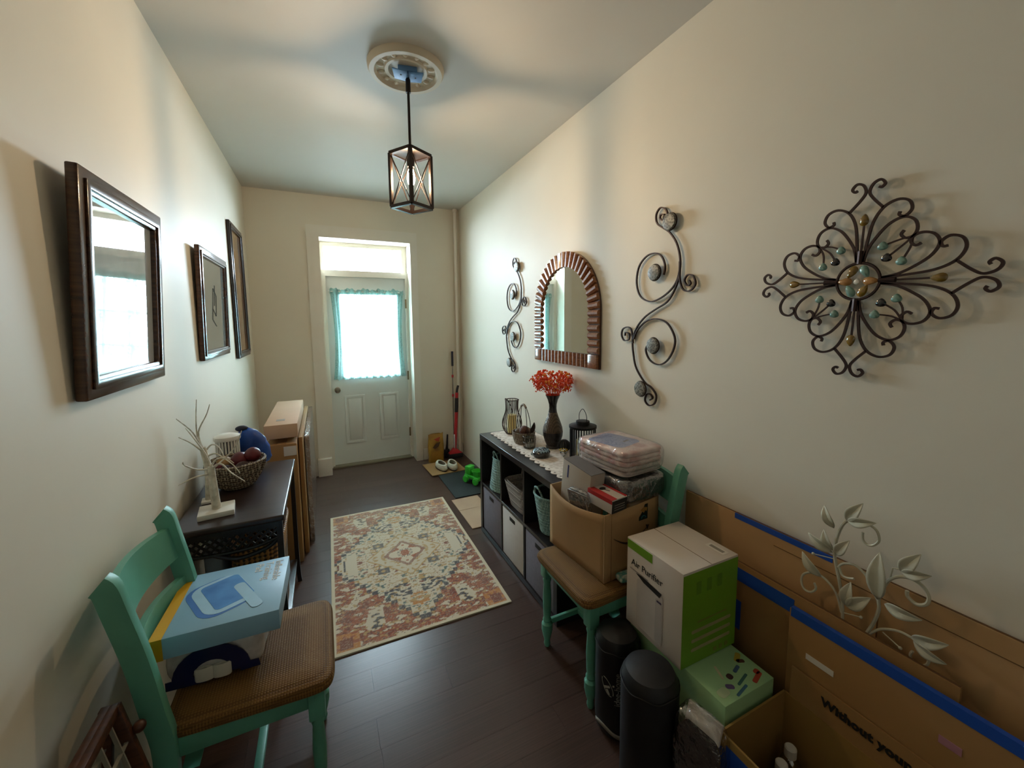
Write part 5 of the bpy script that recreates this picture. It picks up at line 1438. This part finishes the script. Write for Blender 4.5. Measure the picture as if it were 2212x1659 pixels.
MB().box((cw + 0.004, 0.0, ch + 0.048), (0.006, 2 * cdp - 0.03, 0.096), rot=Matrix.Rotation(R(3), 3, 'Y')).build('carton_flap', m_card2, oc, smooth=False)
MB().box((-cw - 0.0036, 0.20, 0.20), (0.001, 0.07, 0.24)).build('blue_tape_strip', m_bluetape, oc, smooth=False)
MB().box((-cw + 0.0036, 0.14, 0.19), (0.001, 0.06, 0.22)).build('blue_tape_strip', m_bluetape, oc, smooth=False)
TR = frame_T((cw - 0.0005, 0, 0), (0, -1, 0), (0, 0, 1))
text('lettering', 'Without your', 0.034, m_ink, oc, frame_T((cw - 0.0005, 0.050, ch + 0.058), (0, -1, 0), (0.052, 0, 1)) @ Matrix.Translation((0, 0, 0.001)), bold=0.0016, space=1.06)
for (bx_, by_, lb) in ((0.030, 0.185, 'white capped bottle nearer the carton middle'), (0.100, 0.200, 'white capped bottle against the printed flap side of the carton')):
    b_ = thing('capped_bottle', lb, 'bottle', (1.148 + bx_, 0.452 + by_, 0.0085), group='bottles in the carton')
    MB().lathe([(0.0, 0.0), (0.029, 0.0), (0.031, 0.006), (0.031, 0.14), (0.026, 0.165), (0.012, 0.18), (0.012, 0.20), (0.0, 0.20)], 22, cap=False).build('bottle_body', M_film('bottle_plastic', 'cfd6d2', clear=0.6, rough=0.06, bump=0), b_)
    MB().lathe([(0.0, 0.185), (0.0165, 0.185), (0.0165, 0.212), (0.013, 0.216), (0.0, 0.216)], 18, cap=False).build('cap', m_white, b_)
    MB().lathe([(0.0314, 0.04), (0.0314, 0.11)], 22, cap=False).build('bottle_label', m_paper, b_)

# ------------------------------------------------------------------ flattened cartons leaning on the right wall
def sheet(name, label, xt, xb_, ya, yb, zt, mat, th_=0.012, group='flattened cartons on the right wall'):
    t = thing(name, label, 'cardboard', ((xt + xb_) / 2, (ya + yb) / 2, 0.0), group=group)
    lean = math.atan2(xt - xb_, zt)
    t.location.x = xb_
    t.rotation_euler = (0, lean, 0)
    L_ = math.hypot(zt, xt - xb_)
    MB().box((-th_ / 2, 0, L_ / 2), (th_, yb - ya, L_)).build('board', mat, t, bevel=0.002)
    MB().box((-th_ / 2, 0, L_ + 0.0005), (th_ * 0.6, yb - ya - 0.004, 0.001)).build('fluted_edge', m_cedge, t, smooth=False)
    return t, L_, th_, (yb - ya)
s1, L1, t1, w1_ = sheet('flattened_carton', 'largest flattened carton, flat against the right wall', 1.4205, 1.4185, -0.35, 1.215, 0.800, m_card)
MB().box((-t1 / 2, 0.385, L1 - 0.010), (t1 + 0.003, 0.33, 0.020)).build('blue_tape_strip', m_bluetape, s1, smooth=False)
MB().box((-t1 - 0.0006, 0.10, L1 * 0.5), (0.001, 0.003, L1 * 0.95)).build('crease', m_cedge, s1, smooth=False)
MB().box((-t1 - 0.0006, -0.05, L1 - 0.055), (0.001, 0.9, 0.002)).build('crease', m_cedge, s1, smooth=False)
s2, L2, t2, w2_ = sheet('flattened_carton', 'middle flattened carton with a short blue tape strip behind the purifier box', 1.362, 1.352, 0.345, 1.14, 0.650, m_card2)
s2['label'] = 'middle flattened carton ending behind the metal vine ornament'
MB().box((-t2 - 0.0008, 0.12, L2 - 0.045), (0.0015, 0.28, 0.048)).build('blue_tape_strip', m_bluetape, s2, smooth=False)
MB().box((-t2 - 0.0008, 0.185, 0.45), (0.0015, 0.055, 0.11)).build('blue_tape_strip', m_bluetape, s2, smooth=False)
MB().box((-t2 - 0.0006, -0.15, L2 - 0.05), (0.001, 0.40, 0.0025)).build('crease', m_cedge, s2, smooth=False)
s3, L3, t3, w3_ = sheet('flattened_carton', 'nearest flattened carton with a long blue taped top edge and white sticker', 1.325, 1.322, -0.30, 0.715, 0.622, m_card2)
MB().box((-t3 / 2, 0, L3 - 0.010), (t3 + 0.003, w3_ - 0.01, 0.030)).build('blue_tape_strip', m_bluetape, s3, smooth=False)
MB().box((-t3 - 0.0008, 0.415, 0.498), (0.0015, 0.075, 0.018)).build('white_sticker', m_paper, s3, smooth=False)
MB().box((-t3 - 0.0008, 0.135, 0.52), (0.0015, 0.04, 0.02)).build('pink_sticker', M('pink_label', 'b07a86', 0.6), s3, smooth=False)

# ------------------------------------------------------------------ cream metal vine
vn = thing('metal_vine', 'cream painted metal vine ornament with leaves standing among the cartons', 'ornament', (1.377, 0.553, 0.612))
m_vine = M('cream_metal', 'c9c5ae', 0.5, 0.1, var=0.06, vscale=20)
V = dict(
 V1=[(-0.047, -0.6), (-0.049, -0.2), (-0.049, 0.027), (-0.06, 0.118), (-0.074, 0.178), (-0.082, 0.221), (-0.079, 0.267), (-0.068, 0.312), (-0.056, 0.334)],
 V2=[(-0.053, 0.045), (-0.068, 0.093), (-0.09, 0.117), (-0.114, 0.127), (-0.141, 0.122), (-0.163, 0.102), (-0.167, 0.074), (-0.157, 0.055), (-0.138, 0.057), (-0.125, 0.076), (-0.13, 0.093)],
 V3=[(-0.071, 0.18), (-0.056, 0.2), (-0.029, 0.21), (-0.005, 0.198), (0.014, 0.171), (0.025, 0.146), (0.031, 0.137)],
 V3b=[(-0.068, 0.185), (-0.059, 0.163), (-0.045, 0.161), (-0.029, 0.168)],
 V4=[(-0.01, -0.04), (0.011, 0.025), (0.025, 0.07), (0.033, 0.114), (0.031, 0.144), (0.038, 0.179), (0.05, 0.212), (0.071, 0.235), (0.096, 0.243), (0.118, 0.235), (0.130, 0.214), (0.126, 0.192), (0.108, 0.180), (0.090, 0.190), (0.088, 0.205)],
 V5=[(0.0, 0.0), (0.016, 0.025), (0.036, 0.055), (0.059, 0.073), (0.083, 0.083), (0.107, 0.083)],
 V6=[(0.112, 0.079), (0.136, 0.057), (0.141, 0.046), (0.138, 0.032), (0.128, 0.022), (0.109, 0.023), (0.106, 0.036), (0.11, 0.048)],
 V7=[(-0.03, 0.352), (-0.002, 0.346), (0.015, 0.336), (0.021, 0.313), (0.011, 0.293), (-0.003, 0.286), (-0.015, 0.295), (-0.017, 0.317)],
 V8=[(-0.049, -0.10), (-0.03, -0.07), (-0.012, -0.042)])
for k, pth in V.items():
    P = spline([wallpt(u, v, 0.0) for u, v in pth], 5)
    rr = 0.0045 if k in ('V1', 'V4') else 0.0034
    MB().tube(P, rr, 7).build('stem', m_vine, vn)
PN = [(-0.046, 0.049), (0.002, 0.075), (0.046, 0.055), (0.091, 0.049), (-0.083, 0.2), (-0.13, 0.196)]
for a in range(0, 6, 2):
    b = MB().tube([wallpt(*PN[a]), wallpt(PN[a + 1][0], PN[a + 1][1], 0.018)], 0.0016, 6).build('tendril', m_vine, vn)
    MB().ball(wallpt(PN[a + 1][0], PN[a + 1][1], 0.018), 0.0045, 8, 6).build('tendril_tip', m_vine, b)
LVS = [[-0.086, 0.297, -0.116, 0.358], [-0.056, 0.334, -0.02, 0.403], [-0.053, 0.336, 0.014, 0.36], [-0.111, 0.125, -0.169, 0.179], [-0.085, 0.22, -0.155, 0.25], [-0.085, 0.227, -0.113, 0.281], [-0.076, 0.218, -0.045, 0.279], [-0.042, 0.076, -0.034, 0.156], [-0.04, 0.074, 0.015, 0.138], [0.03, 0.143, 0.026, 0.281], [0.072, 0.252, 0.109, 0.32], [0.074, 0.251, 0.133, 0.274], [0.045, 0.14, 0.123, 0.146], [0.105, 0.084, 0.175, 0.117], [0.11, 0.078, 0.175, 0.064]]
for k, (u0, v0, u1, v1) in enumerate(LVS):
    ln = math.hypot(u1 - u0, v1 - v0); du, dv = (u1 - u0) / ln, (v1 - v0) / ln
    wdt = 0.42 * ln if ln < 0.1 else 0.33 * ln
    def lf_(u, v):
        w_ = (u - 0.5) * wdt * (math.sin(PI * v ** 0.8) ** 0.85 if 0 < v < 1 else 0.02)
        return wallpt(u0 + du * ln * v - dv * w_, v0 + dv * ln * v + du * w_, 0.004 + 0.010 * math.sin(PI * v) + 0.012 * abs(u - 0.5) * math.sin(PI * v))
    MB().grid(lf_, 6, 10).build('leaf', m_vine, vn, solid=0.0014)
for k in ((0.072, 0.252),):
    MB().tube([wallpt(0.05, 0.212), wallpt(0.055, 0.25), wallpt(0.072, 0.255)], 0.0022, 6).build('stem', m_vine, vn)
